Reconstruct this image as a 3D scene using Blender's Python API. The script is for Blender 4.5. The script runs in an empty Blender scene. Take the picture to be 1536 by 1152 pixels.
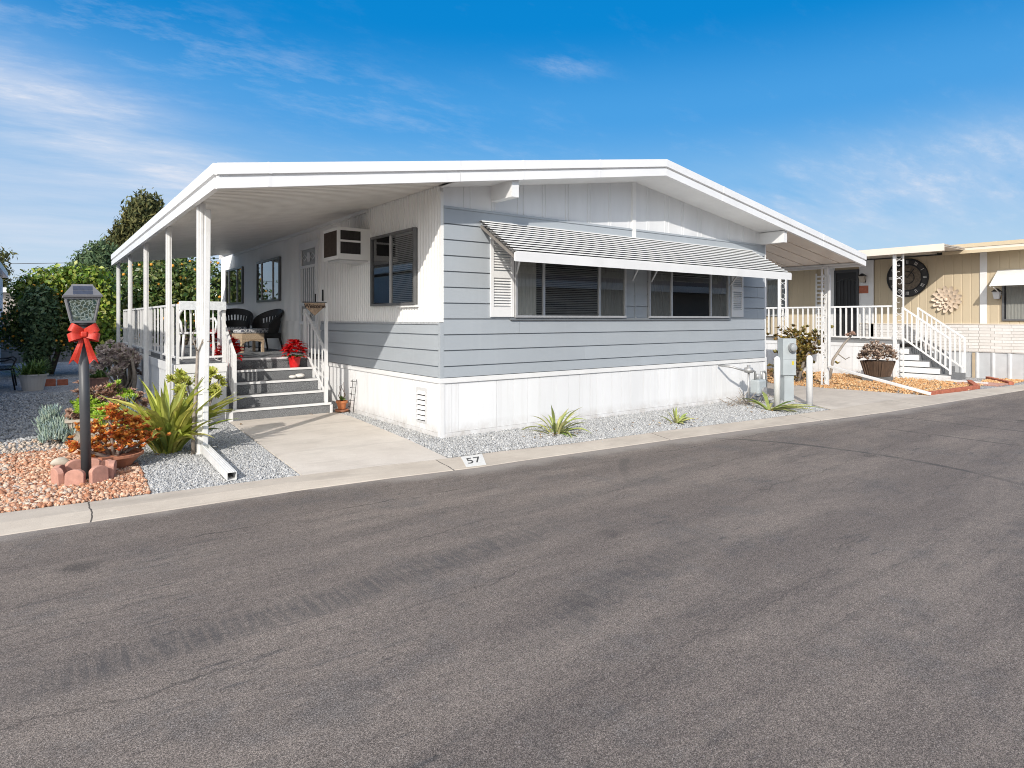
import bpy, math, random
import numpy as np
from mathutils import Vector, Matrix
random.seed(57)
rng = np.random.default_rng(57)
S = bpy.context.scene
COL = S.collection
R = math.radians
PI = math.pi

# ------------------------------------------------------------------ helpers
class MB:
    """collects shapes, then links them as ONE mesh object"""
    def __init__(s): s.v = []; s.f = []
    def add(s, vs, fs):
        o = len(s.v); s.v += [tuple(p) for p in vs]; s.f += [tuple(i + o for i in f) for f in fs]; return s
    def hexa(s, p):
        return s.add(p, [(0,3,2,1),(4,5,6,7),(0,1,5,4),(1,2,6,5),(2,3,7,6),(3,0,4,7)])
    def box(s, x0, x1, y0, y1, z0, z1):
        return s.hexa([(x0,y0,z0),(x1,y0,z0),(x1,y1,z0),(x0,y1,z0),(x0,y0,z1),(x1,y0,z1),(x1,y1,z1),(x0,y1,z1)])
    def tube(s, pts, rad, n=8, caps=True):
        pts = [Vector(p) for p in pts]
        if not hasattr(rad, '__len__'): rad = [rad] * len(pts)
        rings = []; up = None
        for i, p in enumerate(pts):
            a = pts[max(i-1,0)]; b = pts[min(i+1,len(pts)-1)]
            t = (b - a)
            t = t.normalized() if t.length > 1e-9 else Vector((0,0,1))
            if up is None:
                up = t.orthogonal().normalized()
            u = (up - t * up.dot(t))
            u = u.normalized() if u.length > 1e-6 else t.orthogonal().normalized()
            up = u; w = t.cross(u)
            rings.append([p + (u*math.cos(2*PI*k/n) + w*math.sin(2*PI*k/n))*rad[i] for k in range(n)])
        vs = [q for r in rings for q in r]; fs = []
        for i in range(len(pts)-1):
            for k in range(n):
                a = i*n+k; b = i*n+(k+1)%n
                fs.append((a, b, b+n, a+n))
        if caps:
            fs.append(tuple(reversed(range(n)))); fs.append(tuple(range(len(vs)-n, len(vs))))
        return s.add(vs, fs)
    def bar(s, p, q, w, h=None, up=(0,0,1)):
        """square bar between two points"""
        p = Vector(p); q = Vector(q); h = h or w
        t = (q-p).normalized(); u = Vector(up)
        if abs(t.dot(u)) > .99: u = Vector((0,1,0))
        x = t.cross(u).normalized(); z = x.cross(t).normalized()
        c = [(-w/2,-h/2),(w/2,-h/2),(w/2,h/2),(-w/2,h/2)]
        return s.hexa([p + x*a + z*b for a, b in c] + [q + x*a + z*b for a, b in c])
    def lathe(s, prof, c=(0,0,0), n=20):
        vs = []; fs = []
        for r, z in prof:
            for k in range(n):
                a = 2*PI*k/n; vs.append((c[0]+r*math.cos(a), c[1]+r*math.sin(a), c[2]+z))
        for i in range(len(prof)-1):
            for k in range(n):
                a = i*n+k; b = i*n+(k+1)%n
                fs.append((a, b, b+n, a+n))
        fs.append(tuple(reversed(range(n)))); fs.append(tuple(range(len(vs)-n, len(vs))))
        return s.add(vs, fs)
    def prism(s, poly, f0, f1):
        """poly: list of 2d; f0,f1 map (a,b)->3d for both caps"""
        n = len(poly)
        return s.add([f0(*p) for p in poly] + [f1(*p) for p in poly],
              [tuple(reversed(range(n))), tuple(range(n, 2*n))] + [(i, (i+1)%n, (i+1)%n+n, i+n) for i in range(n)])
    def blade(s, base, az, length, width, el0, el1, segs=5, fold=.25, prof=None, roll=0.0):
        """leaf strip from base, heading az, elevation bends from el0 to el1"""
        prof = prof or (lambda t: min(1, 1.6*(1-t)**.7, .55+1.4*t))
        d = Vector((math.cos(az), math.sin(az), 0)); side = Vector((-math.sin(az), math.cos(az), 0))
        p = Vector(base); vs = []; fs = []
        for i in range(segs+1):
            t = i/segs; e = el0 + (el1-el0)*t
            fw = d*math.cos(e) + Vector((0,0,1))*math.sin(e)
            nr = -d*math.sin(e) + Vector((0,0,1))*math.cos(e)
            sd = side*math.cos(roll) + nr*math.sin(roll)
            w = width*.5*prof(t)
            vs += [p - sd*w + nr*w*fold*2, p, p + sd*w + nr*w*fold*2]
            p = p + fw*(length/segs)
        for i in range(segs):
            a = 3*i
            fs += [(a,a+1,a+4,a+3),(a+1,a+2,a+5,a+4)]
        return s.add(vs, fs)
    def rosette(s, c, n, length, width, rings=2, tilt=0.0, segs=3, lean=.55, toward=(-.25,-.9,.2)):
        i0 = len(s.v)
        s._rosette(c, n, length, width, rings, tilt, segs)
        # the whole head leans a random way, more often toward the light
        ax = Vector((0,0,1)).cross(Vector(toward) + Vector((random.gauss(0,.7),random.gauss(0,.7),0)))
        m = Matrix.Rotation(random.uniform(.1,1.0)*lean*1.6, 3, ax) if ax.length > 1e-4 else Matrix.Identity(3)
        C_ = Vector(c)
        for i in range(i0, len(s.v)): s.v[i] = tuple(C_ + m @ (Vector(s.v[i]) - C_))
        return s
    def _rosette(s, c, n, length, width, rings=2, tilt=0.0, segs=3):
        for r in range(rings):
            m = max(4, int(n*(1-.3*r)))
            for k in range(m):
                az = 2*PI*(k+.5*r)/m + random.uniform(-.15,.15)
                e = R(12 + 32*r) + random.uniform(-.15,.15) + tilt*math.cos(az)
                s.blade(c, az, length*(1-.22*r)*random.uniform(.85,1.1), width, e, e+R(22), segs, .2,
                        prof=lambda t: (.45+1.1*t if t < .55 else max(.12, 2.3*(1-t))))
        return s
    def build(s, name, mat, parent=None, smooth=False, bevel=0, origin=None, local=False, auto=None):
        off = Vector((0,0,0))
        if parent is not None and not local: off = ORG.get(parent.name, Vector((0,0,0)))
        if origin is not None: off = Vector(origin)
        me = bpy.data.meshes.new(name)
        me.from_pydata([(p[0]-off[0], p[1]-off[1], p[2]-off[2]) for p in s.v], [], s.f)
        me.update()
        o = bpy.data.objects.new(name, me); COL.objects.link(o)
        me.materials.append(mat)
        if smooth: me.polygons.foreach_set('use_smooth', [True]*len(me.polygons))
        if parent is not None: o.parent = parent; ORG[o.name] = Vector(off)
        elif origin is not None: o.location = origin; ORG[o.name] = Vector(origin)
        if bevel:
            b = o.modifiers.new('bevel', 'BEVEL'); b.width = bevel; b.segments = 2; b.limit_method = 'ANGLE'; b.angle_limit = R(40)
        return o
ORG = {}

def npmesh(name, V, F, mat, parent=None, origin=(0,0,0), smooth=False):
    V = np.asarray(V, dtype=np.float32).reshape(-1,3); F = np.asarray(F, dtype=np.int32)
    off = np.array(ORG.get(parent.name, (0,0,0)) if parent is not None else origin, dtype=np.float32)
    V = V - off
    k = F.shape[1]
    me = bpy.data.meshes.new(name)
    me.vertices.add(len(V)); me.vertices.foreach_set('co', V.ravel())
    me.loops.add(F.size); me.loops.foreach_set('vertex_index', F.ravel())
    me.polygons.add(len(F)); me.polygons.foreach_set('loop_start', np.arange(0, F.size, k, dtype=np.int32))
    me.polygons.foreach_set('loop_total', np.full(len(F), k, dtype=np.int32))
    if smooth: me.polygons.foreach_set('use_smooth', np.ones(len(F), dtype=bool))
    me.update(calc_edges=True); me.validate()
    me.materials.append(mat)
    o = bpy.data.objects.new(name, me); COL.objects.link(o)
    if parent is not None: o.parent = parent; ORG[o.name] = Vector(off.tolist())
    else: o.location = origin; ORG[o.name] = Vector(origin)
    return o

def tag(o, label=None, cat=None, group=None, kind=None):
    if label: o['label'] = label
    if cat: o['category'] = cat
    if group: o['group'] = group
    if kind: o['kind'] = kind
    return o
def thing(name, label, cat, loc=(0,0,0), rz=0, group=None):
    o = bpy.data.objects.new(name, None); COL.objects.link(o)
    o.location = loc; o.rotation_euler = (0,0,rz); o.empty_display_size = .1
    ORG[o.name] = Vector(loc)
    return tag(o, label, cat, group)
def copy_part(src, parent, loc):
    c = src.copy(); COL.objects.link(c); c.parent = parent; c.location = loc
    ORG[c.name] = ORG.get(src.name, Vector((0,0,0))).copy()
    return c
def copy_tree(o, parent=None):
    c = o.copy(); COL.objects.link(c)
    if parent is not None: c.parent = parent
    ORG[c.name] = ORG.get(o.name, Vector((0,0,0))).copy()
    for ch in list(o.children): copy_tree(ch, c)
    return c

class Frame:
    """u along the wall, v up, n out of the wall"""
    def __init__(s, o, u, n): s.o = Vector(o); s.u = Vector(u); s.n = Vector(n); s.w = Vector((0,0,1))
    def p(s, u, v, n=0): return s.o + s.u*u + s.w*v + s.n*n
    def box(s, mb, u0, u1, v0, v1, n0, n1):
        return mb.hexa([s.p(u0,v0,n0), s.p(u1,v0,n0), s.p(u1,v0,n1), s.p(u0,v0,n1),
                        s.p(u0,v1,n0), s.p(u1,v1,n0), s.p(u1,v1,n1), s.p(u0,v1,n1)])
    def corr(s, mb, u0, u1, v0, v1, per, dep, duty=.5, n0=0.0):
        """vertical ribs"""
        us = []; u = u0
        while u < u1 - 1e-6:
            a = per*.12; w = per*duty
            for du, nn in ((0,0),(a,dep),(w,dep),(w+a,0)):
                if u+du < u1: us.append((u+du, nn))
            u += per
        us.append((u1, 0))
        vs = []; fs = []
        for (uu, nn) in us:
            vs += [s.p(uu,v0,n0+nn), s.p(uu,v1,n0+nn)]
        for i in range(len(us)-1): fs.append((2*i, 2*i+2, 2*i+3, 2*i+1))
        mb.add(vs, fs)
        s.box(mb, u0, u1, v0, v1, n0-.03, n0-.004)
        return mb
    def planks(s, mb, u0, u1, v0, v1, wmin, wmax, n0=0, dep=.009, gap=.005):
        u = u0
        while u < u1-1e-4:
            w = random.uniform(wmin, wmax); e = min(u+w, u1)
            if u1-e < wmin*.4: e = u1
            s.box(mb, u+gap/2, e-gap/2, v0, v1, n0, n0+dep+random.uniform(0,.0012)); u = e
        s.box(mb, u0, u1, v0, v1, n0-.03, n0+.001)
        return mb
    def laps(s, mb, u0, u1, zs, dep=.026, gap=.015):
        for a, b in zip(zs[:-1], zs[1:]):
            # each board leans out a little at its lower edge
            mb.hexa([s.p(u0,a+gap/2,0), s.p(u1,a+gap/2,0), s.p(u1,a+gap/2,dep), s.p(u0,a+gap/2,dep),
                     s.p(u0,b-gap/2,0), s.p(u1,b-gap/2,0), s.p(u1,b-gap/2,dep*.75), s.p(u0,b-gap/2,dep*.75)])
        s.box(mb, u0, u1, zs[0], zs[-1], -.03, .0005)
        return mb

# ------------------------------------------------------------------ materials
def nt(name):
    m = bpy.data.materials.new(name); m.use_nodes = True
    t = m.node_tree; b = t.nodes['Principled BSDF']
    return m, t, b
def N(t, typ, **kw):
    n = t.nodes.new(typ)
    for k, v in kw.items():
        if k in ('inp',):
            for a, b in v.items(): n.inputs[a].default_value = b
        else: setattr(n, k, v)
    return n
def mixc(t, fac, a, b, blend='MIX'):
    n = N(t, 'ShaderNodeMix', data_type='RGBA', blend_type=blend)
    for sock, val in ((n.inputs[0], fac), (n.inputs[6], a), (n.inputs[7], b)):
        if hasattr(val, 'type') and hasattr(val, 'node'): t.links.new(val, sock)
        elif isinstance(val, (int, float)): sock.default_value = val
        else: sock.default_value = (*val[:3], 1)
    return n.outputs[2]
def math_(t, op, a, b=None, c=None, clamp=False):
    n = N(t, 'ShaderNodeMath', operation=op, use_clamp=clamp)
    for i, val in enumerate((a, b, c)):
        if val is None: continue
        if hasattr(val, 'node'): t.links.new(val, n.inputs[i])
        else: n.inputs[i].default_value = val
    return n.outputs[0]
def mapr(t, val, a, b, c=0, d=1, smooth=False):
    n = N(t, 'ShaderNodeMapRange', clamp=True)
    if smooth: n.interpolation_type = 'SMOOTHSTEP'
    t.links.new(val, n.inputs[0])
    for i, x in enumerate((a,b,c,d)): n.inputs[i+1].default_value = x
    return n.outputs[0]
def coords(t, kind='Object', scale=(1,1,1)):
    tc = N(t, 'ShaderNodeTexCoord'); mp = N(t, 'ShaderNodeMapping')
    mp.inputs['Scale'].default_value = scale
    t.links.new(tc.outputs[kind], mp.inputs[0]); return mp.outputs[0]
def geo_pos(t, scale=(1,1,1)):
    g = N(t, 'ShaderNodeNewGeometry'); mp = N(t, 'ShaderNodeMapping')
    mp.inputs['Scale'].default_value = scale
    t.links.new(g.outputs['Position'], mp.inputs[0]); return mp.outputs[0]
def noise(t, vec, scale, detail=4, rough=.55, out='Fac'):
    n = N(t, 'ShaderNodeTexNoise'); n.inputs['Scale'].default_value = scale
    n.inputs['Detail'].default_value = detail; n.inputs['Roughness'].default_value = rough
    t.links.new(vec, n.inputs['Vector']); return n.outputs[out]
def bump(t, b, h, strength=.3, dist=.01):
    n = N(t, 'ShaderNodeBump'); n.inputs['Strength'].default_value = strength; n.inputs['Distance'].default_value = dist
    t.links.new(h, n.inputs['Height']); t.links.new(n.outputs[0], b.inputs['Normal'])

def M(name, col, rough=.55, var=.12, scale=4, bmp=0, bscale=60, metal=0, spec=.5, dirt=0, stretch=(1,1,1), dirtcol=(.25,.22,.18), isl=0, streak=0, splash=0):
    m, t, b = nt(name)
    v = geo_pos(t, stretch)
    c = mixc(t, mapr(t, noise(t, v, scale, 5), .3, .7), [x*(1-var) for x in col], [min(x*(1+var),.92) for x in col])
    if dirt:
        c = mixc(t, mapr(t, noise(t, v, scale*2.3+1, 8, .7), .55, .8, 0, dirt), c, dirtcol)
    if streak:   # rain streaks running down
        c = mixc(t, mapr(t, noise(t, geo_pos(t,(9,9,.5)), 1.6, 5, .6), .52, .75, 0, streak), c, dirtcol)
    if splash:   # soil splashed up from the ground
        sz = N(t, 'ShaderNodeSeparateXYZ'); t.links.new(geo_pos(t), sz.inputs[0])
        k_ = math_(t, 'MULTIPLY', mapr(t, sz.outputs[2], .0, .20, splash, 0), mapr(t, noise(t, geo_pos(t), 5, 6, .75), .35, .7))
        c = mixc(t, k_, c, (.36,.31,.26))
    if isl:      # boards painted at different times
        gi = N(t, 'ShaderNodeNewGeometry')
        c = mixc(t, 1.0, c, mixc(t, gi.outputs['Random Per Island'], (1-isl,)*3, (1+isl,)*3), 'MULTIPLY')
    t.links.new(c, b.inputs['Base Color'])
    b.inputs['Roughness'].default_value = rough; b.inputs['Metallic'].default_value = metal
    b.inputs['Specular IOR Level'].default_value = spec
    if bmp: bump(t, b, noise(t, v, bscale, 4), bmp, .004)
    return m
def island(name, cols, rough=.6, var=.25, scale=30, spec=.4, trans=0, bmp=0, bscale=120):
    """one tint per loose piece (leaf, stone)"""
    m, t, b = nt(name)
    g = N(t, 'ShaderNodeNewGeometry'); rp = N(t, 'ShaderNodeValToRGB')
    while len(rp.color_ramp.elements) < len(cols): rp.color_ramp.elements.new(.5)
    for i, c in enumerate(cols):
        e = rp.color_ramp.elements[i]; e.position = i/max(1,len(cols)-1); e.color = (*c, 1)
    t.links.new(g.outputs['Random Per Island'], rp.inputs[0])
    nz = noise(t, geo_pos(t), scale, 3)
    c = mixc(t, 1.0, rp.outputs[0], mixc(t, mapr(t, nz, .3, .7), (1-var,)*3, (1+var,)*3), 'MULTIPLY')
    t.links.new(c, b.inputs['Base Color'])
    b.inputs['Roughness'].default_value = rough; b.inputs['Specular IOR Level'].default_value = spec
    if trans:
        tr = N(t, 'ShaderNodeBsdfTranslucent'); t.links.new(c, tr.inputs[0])
        mx = N(t, 'ShaderNodeMixShader'); mx.inputs[0].default_value = trans
        out = t.nodes['Material Output']
        t.links.new(b.outputs[0], mx.inputs[1]); t.links.new(tr.outputs[0], mx.inputs[2]); t.links.new(mx.outputs[0], out.inputs[0])
    if bmp: bump(t, b, noise(t, geo_pos(t), bscale, 3), bmp, .004)
    return m
def glass(name, tint=(.84,.86,.86), ior=1.5):
    m, t, b = nt(name)
    t.nodes.remove(b); out = t.nodes['Material Output']
    fr = N(t, 'ShaderNodeFresnel'); fr.inputs[0].default_value = ior
    tr = N(t, 'ShaderNodeBsdfTransparent'); tr.inputs[0].default_value = (*tint,1)
    gl = N(t, 'ShaderNodeBsdfGlossy'); gl.inputs['Roughness'].default_value = .01
    mx = N(t, 'ShaderNodeMixShader')
    f2 = math_(t, 'MULTIPLY_ADD', fr.outputs[0], 1.9, .02, clamp=True)
    t.links.new(f2, mx.inputs[0]); t.links.new(tr.outputs[0], mx.inputs[1]); t.links.new(gl.outputs[0], mx.inputs[2])
    t.links.new(mx.outputs[0], out.inputs[0]); return m

WHITE = M('white_paint', (.76,.76,.755), .5, .05, 2.5, .05, 40, dirt=.12, dirtcol=(.5,.48,.44))
WHITE_OLD = M('weathered_white_paint', (.72,.72,.71), .55, .06, 6, .1, 40, dirt=.4, dirtcol=(.38,.37,.36))
SKIRT = M('white_vinyl', (.78,.785,.79), .5, .04, 3, .06, 30, dirt=.16, dirtcol=(.55,.53,.5), stretch=(1,1,.2), isl=.03, streak=.22, splash=.75)
SIDEWHITE = M('white_metal_siding', (.80,.795,.775), .45, .04, 2, .03, 20, dirt=.1, dirtcol=(.5,.48,.44), stretch=(1,1,.2))
GABLE = M('white_gable_panel', (.70,.71,.72), .55, .06, 3, .05, 30, stretch=(1,1,.25))
GREY = M('grey_siding_paint', (.37,.403,.433), .5, .045, 2.2, .10, 14, stretch=(.4,.4,1), isl=.035, streak=.12, dirtcol=(.52,.54,.55))
ROOFW = M('white_roof_metal', (.78,.78,.78), .42, .04, 2, .04, 9, dirt=.16, dirtcol=(.5,.48,.45))
SOFFIT = M('soffit_pan', (.80,.775,.735), .4, .07, 3, .05, 20)
SOFFITR = M('soffit_pan_beige', (.72,.64,.56), .45, .06, 2, .05, 20)
DARKMETAL = M('window_frame_metal', (.16,.16,.16), .4, .1, 8, metal=.3)
ALU = M('aluminium', (.60,.60,.60), .35, .06, 10, metal=.5)
AWN = M('awning_slat_paint', (.74,.74,.72), .45, .06, 5, .05, 40, dirt=.2)
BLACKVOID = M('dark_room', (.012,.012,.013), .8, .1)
CURTAIN = M('curtain_cloth', (.40,.385,.35), .8, .15, 20, stretch=(6,6,.3))
CURTAIN_L = M('pale_curtain_cloth', (.78,.75,.68), .8, .15, 20, stretch=(6,6,.3))
BLIND = M('blind_slat', (.34,.33,.31), .6, .1, 6)
BLIND_L = M('light_blind_slat', (.42,.42,.41), .6, .08, 6)
GLASS = glass('window_glass')
GLASSD = glass('dark_window_glass', (.30,.31,.32), 1.5)
def m_lantern():
    m, t, b = nt('crackle_lantern_glass'); v = geo_pos(t)
    out = t.nodes['Material Output']
    vo = N(t, 'ShaderNodeTexVoronoi', feature='DISTANCE_TO_EDGE'); vo.inputs['Scale'].default_value = 30
    wv = N(t, 'ShaderNodeVectorMath', operation='ADD'); t.links.new(v, wv.inputs[0])
    sc = N(t, 'ShaderNodeVectorMath', operation='SCALE'); t.links.new(noise(t, v, 30, 2, .6, out='Color'), sc.inputs[0]); sc.inputs['Scale'].default_value = .035
    t.links.new(sc.outputs[0], wv.inputs[1]); t.links.new(wv.outputs[0], vo.inputs['Vector'])
    k = mapr(t, vo.outputs[0], .02, .12, 1, 0)
    c = mixc(t, mapr(t, noise(t, v, 24, 3, .7), .4, .62), (.06,.11,.12), (.20,.22,.15))
    c = mixc(t, k, c, (.36,.42,.40))
    t.links.new(c, b.inputs['Base Color']); b.inputs['Roughness'].default_value = .12
    bump(t, b, vo.outputs[0], .5, .004)
    tr = N(t, 'ShaderNodeBsdfTransparent'); tr.inputs[0].default_value = (.85,.9,.92,1)
    mx = N(t, 'ShaderNodeMixShader'); t.links.new(math_(t, 'MULTIPLY_ADD', k, .40, .30), mx.inputs[0])
    t.links.new(tr.outputs[0], mx.inputs[1]); t.links.new(b.outputs[0], mx.inputs[2]); t.links.new(mx.outputs[0], out.inputs[0]); return m
LGLASS = m_lantern()
def m_carpet():
    m, t, b = nt('grey_speckled_carpet')
    v = geo_pos(t)
    c = mixc(t, mapr(t, noise(t, v, 180, 2, .8), .38, .62), (.055,.058,.062), (.33,.34,.35))
    c = mixc(t, mapr(t, noise(t, v, 3, 4), .4, .75, 0, .3), c, (.10,.10,.10))
    t.links.new(c, b.inputs['Base Color']); b.inputs['Roughness'].default_value = .95
    b.inputs['Specular IOR Level'].default_value = .1
    bump(t, b, noise(t, v, 260, 2), .4, .004); return m
CARPET = m_carpet()
def m_conc(name, c0, c1, joint=None, streak=True):
    m, t, b = nt(name)
    v = geo_pos(t)
    c = mixc(t, mapr(t, noise(t, v, 1.7, 7, .65), .3, .7), c0, c1)
    c = mixc(t, mapr(t, noise(t, geo_pos(t,(.35,1.6,1)), 2.2, 6, .7), .5, .78, 0, .55), c, [x*.62 for x in c0])
    c = mixc(t, mapr(t, noise(t, v, 95, 3, .8), .56, .78, 0, .6), c, [x*.55 for x in c0])
    c = mixc(t, mapr(t, noise(t, v, 9, 5, .7), .6, .72, 0, .3), c, [min(x*1.25,.8) for x in c1])
    if joint:
        sx = N(t, 'ShaderNodeSeparateXYZ'); t.links.new(v, sx.inputs[0])
        wob = math_(t, 'MULTIPLY', math_(t, 'SUBTRACT', noise(t, v, 7, 4), .5), .05)
        fx = math_(t, 'PINGPONG', math_(t, 'ADD', math_(t, 'ADD', sx.outputs[0], joint[1]), wob), joint[0])
        c = mixc(t, math_(t, 'LESS_THAN', fx, .006), c, (.10,.09,.08))
    t.links.new(c, b.inputs['Base Color']); b.inputs['Roughness'].default_value = .85
    b.inputs['Specular IOR Level'].default_value = .25
    bump(t, b, noise(t, v, 130, 4), .35, .004); return m
CONC = m_conc('kerb_concrete', (.44,.385,.325), (.56,.50,.425), joint=(1.52,.68))
WALKC = m_conc('walkway_concrete', (.56,.505,.445), (.68,.625,.56))
DRIVEC = m_conc('driveway_concrete', (.50,.445,.385), (.62,.56,.485))
def m_gravelsheet(name, cols, sc=45):
    m, t, b = nt(name)
    v = geo_pos(t)
    vo = N(t, 'ShaderNodeTexVoronoi'); vo.inputs['Scale'].default_value = sc; t.links.new(v, vo.inputs['Vector'])
    bw = N(t, 'ShaderNodeRGBToBW'); t.links.new(vo.outputs['Color'], bw.inputs[0])
    c = mixc(t, mapr(t, bw.outputs[0], .25, .75), cols[0], cols[1])
    c = mixc(t, mapr(t, noise(t, v, 1.2, 4), .35, .7, 0, .4), c, [x*.7 for x in cols[0]])
    t.links.new(c, b.inputs['Base Color']); b.inputs['Roughness'].default_value = .9
    b.inputs['Specular IOR Level'].default_value = .15
    bump(t, b, vo.outputs['Distance'], 1.0, -.02); return m
YARD = m_gravelsheet('grey_yard_gravel', ((.26,.26,.265),(.58,.575,.57)), 38)
GROUND = M('dry_earth', (.24,.20,.15), .95, .3, .4, .3, 8, spec=.1)
def m_asphalt():
    m, t, b = nt('old_asphalt')
    v = geo_pos(t)
    sx = N(t, 'ShaderNodeSeparateXYZ'); t.links.new(v, sx.inputs[0]); X, Y = sx.outputs[0], sx.outputs[1]
    rot = N(t, 'ShaderNodeMapping'); rot.inputs['Rotation'].default_value = (0,0,R(6)); rot.inputs['Scale'].default_value = (.22,1.1,1)
    t.links.new(v, rot.inputs[0]); rv = rot.outputs[0]
    c = mixc(t, mapr(t, noise(t, rv, 1.3, 10, .74), .42, .60), (.140,.122,.110), (.197,.171,.150))
    c = mixc(t, mapr(t, noise(t, v, 1.5, 11, .78), .52, .64, 0, .45), c, (.094,.094,.096))
    c = mixc(t, mapr(t, noise(t, rv, 5.5, 9, .8), .55, .66, 0, .5), c, (.095,.088,.084))
    # short scuffed streaks across the lane
    r2 = N(t, 'ShaderNodeMapping'); r2.inputs['Rotation'].default_value = (0,0,R(-28)); r2.inputs['Scale'].default_value = (2.2,14,1)
    t.links.new(v, r2.inputs[0])
    sk = math_(t, 'MULTIPLY', mapr(t, noise(t, r2.outputs[0], 1.6, 4, .6), .56, .68), mapr(t, noise(t, v, .8, 3), .45, .6))
    c = mixc(t, math_(t, 'MULTIPLY', sk, .6), c, (.066,.066,.067))
    # stone grains
    g1 = noise(t, v, 300, 2, .9); g2 = noise(t, v, 130, 2, .9); g3 = noise(t, v, 48, 3, .85)
    c = mixc(t, 1.0, c, mixc(t, mapr(t, g1, .38, .62), (.36,.36,.37), (1.82,1.78,1.73)), 'MULTIPLY')
    c = mixc(t, 1.0, c, mixc(t, mapr(t, g2, .38, .62), (.52,.52,.52), (1.54,1.52,1.50)), 'MULTIPLY')
    c = mixc(t, 1.0, c, mixc(t, mapr(t, g3, .36, .64), (.76,.75,.75), (1.25,1.24,1.23)), 'MULTIPLY')
    c = mixc(t, mapr(t, g2, .63, .70, 0, .5), c, (.42,.39,.36))
    vo = N(t, 'ShaderNodeTexVoronoi'); vo.inputs['Scale'].default_value = 26; t.links.new(v, vo.inputs['Vector'])
    c = mixc(t, math_(t, 'MULTIPLY', math_(t, 'LESS_THAN', vo.outputs['Distance'], .10), .35), c, (.46,.43,.40))
    # grit and dust washed to the kerb
    ed = math_(t, 'ADD', Y, math_(t, 'ADD', 1.50, math_(t, 'MULTIPLY', math_(t, 'MINIMUM', math_(t, 'MAXIMUM', math_(t, 'SUBTRACT', X, .5), 0), 7.0), .112)))
    ed = math_(t, 'SUBTRACT', ed, math_(t, 'MULTIPLY', math_(t, 'MINIMUM', math_(t, 'MAXIMUM', math_(t, 'SUBTRACT', -.4, X), 0), 1.8), .24))
    ed = math_(t, 'ADD', ed, math_(t, 'MULTIPLY', math_(t, 'SUBTRACT', noise(t, v, 2.2, 5, .7), .5), .5))
    c = mixc(t, mapr(t, ed, -.34, -.02, 0, .70, True), c, (.33,.30,.27))
    # oil drips
    ov = N(t, 'ShaderNodeTexVoronoi'); ov.inputs['Scale'].default_value = .55; t.links.new(v, ov.inputs['Vector'])
    od = math_(t, 'ADD', ov.outputs['Distance'], math_(t, 'MULTIPLY', noise(t, v, 14, 4, .7), .10))
    c = mixc(t, mapr(t, od, .075, .13, .6, 0), c, (.035,.034,.034))
    # tyre marks: arcs
    wob = math_(t, 'MULTIPLY', math_(t, 'SUBTRACT', noise(t, v, .9, 3), .5), .25)
    for (cx, cy, rad, w, s, y0, y1, sg) in ((.65,-3.72,2.91,.05,.75,-5.6,-1.85,1),(-40,-3.5,45.46,.035,.7,-5.5,-2.6,1),(-40,-3.5,46.7,.05,.5,-5.5,-2.3,1),(-40,-4.5,47.6,.05,.4,-6,-2.5,1),(2.4,-4.0,2.3,.06,.35,-3.4,-1.9,-1)):
        dx = math_(t, 'SUBTRACT', X, cx); dy = math_(t, 'SUBTRACT', Y, cy)
        d = math_(t, 'SQRT', math_(t, 'ADD', math_(t, 'MULTIPLY', dx, dx), math_(t, 'MULTIPLY', dy, dy)))
        a = math_(t, 'ABSOLUTE', math_(t, 'SUBTRACT', math_(t, 'ADD', d, math_(t, 'MULTIPLY', wob, .4)), rad))
        k = mapr(t, a, w*.5, w, s, 0)
        k = math_(t, 'MULTIPLY', k, mapr(t, Y, y0, y0+1.2)); k = math_(t, 'MULTIPLY', k, mapr(t, Y, y1-.3, y1, 1, 0))
        k = math_(t, 'MULTIPLY', k, mapr(t, math_(t, 'MULTIPLY', dx, sg), 0, .3))
        k = math_(t, 'MULTIPLY', k, mapr(t, noise(t, v, 5, 3), .25, .5))
        c = mixc(t, k, c, (.058,.056,.055))
    # scuffed wheel track with short cross ticks
    tk = N(t, 'ShaderNodeMapping'); tk.inputs['Rotation'].default_value = (0,0,R(-35)); tk.inputs['Scale'].default_value = (30,2.4,1); t.links.new(v, tk.inputs[0])
    ticks = mapr(t, noise(t, tk.outputs[0], 1.0, 3, .6), .44, .60)
    for (y0, sl, hw, xa, xb, s) in ((-3.52,.09,.20,-4.6,-.6,.55),(-3.0,.05,.16,-1.5,1.8,.3),(-4.7,.22,.22,-2.6,.6,.35)):
        ln = math_(t, 'ABSOLUTE', math_(t, 'ADD', math_(t, 'SUBTRACT', math_(t, 'SUBTRACT', Y, y0), math_(t, 'MULTIPLY', math_(t, 'ADD', X, 2.8), sl)), wob))
        k = math_(t, 'MULTIPLY', mapr(t, ln, hw*.3, hw, s, 0, True), mapr(t, ticks, 0, 1, .35, 1))
        k = math_(t, 'MULTIPLY', k, math_(t, 'MULTIPLY', mapr(t, X, xa, xa+.8), mapr(t, X, xb-1, xb, 1, 0)))
        c = mixc(t, k, c, (.062,.062,.064))
    # thin wandering cracks, roughly along the kerb
    for (y0, sl, amp, s) in ((-2.05,-.02,.35,.65),(-2.9,.03,.5,.4),(-3.75,.05,.6,.35),(-4.9,.10,.5,.3)):
        ln = math_(t, 'ADD', math_(t, 'SUBTRACT', Y, y0), math_(t, 'MULTIPLY', X, -sl))
        ln = math_(t, 'ADD', ln, math_(t, 'MULTIPLY', math_(t, 'SUBTRACT', noise(t, v, 1.1, 7, .62), .5), amp))
        k = mapr(t, math_(t, 'ABSOLUTE', ln), .003, .010, s, 0)
        k = math_(t, 'MULTIPLY', k, mapr(t, noise(t, v, .7, 2), .43, .52))
        c = mixc(t, k, c, (.03,.028,.027))
    t.links.new(c, b.inputs['Base Color']); b.inputs['Roughness'].default_value = .82
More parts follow.
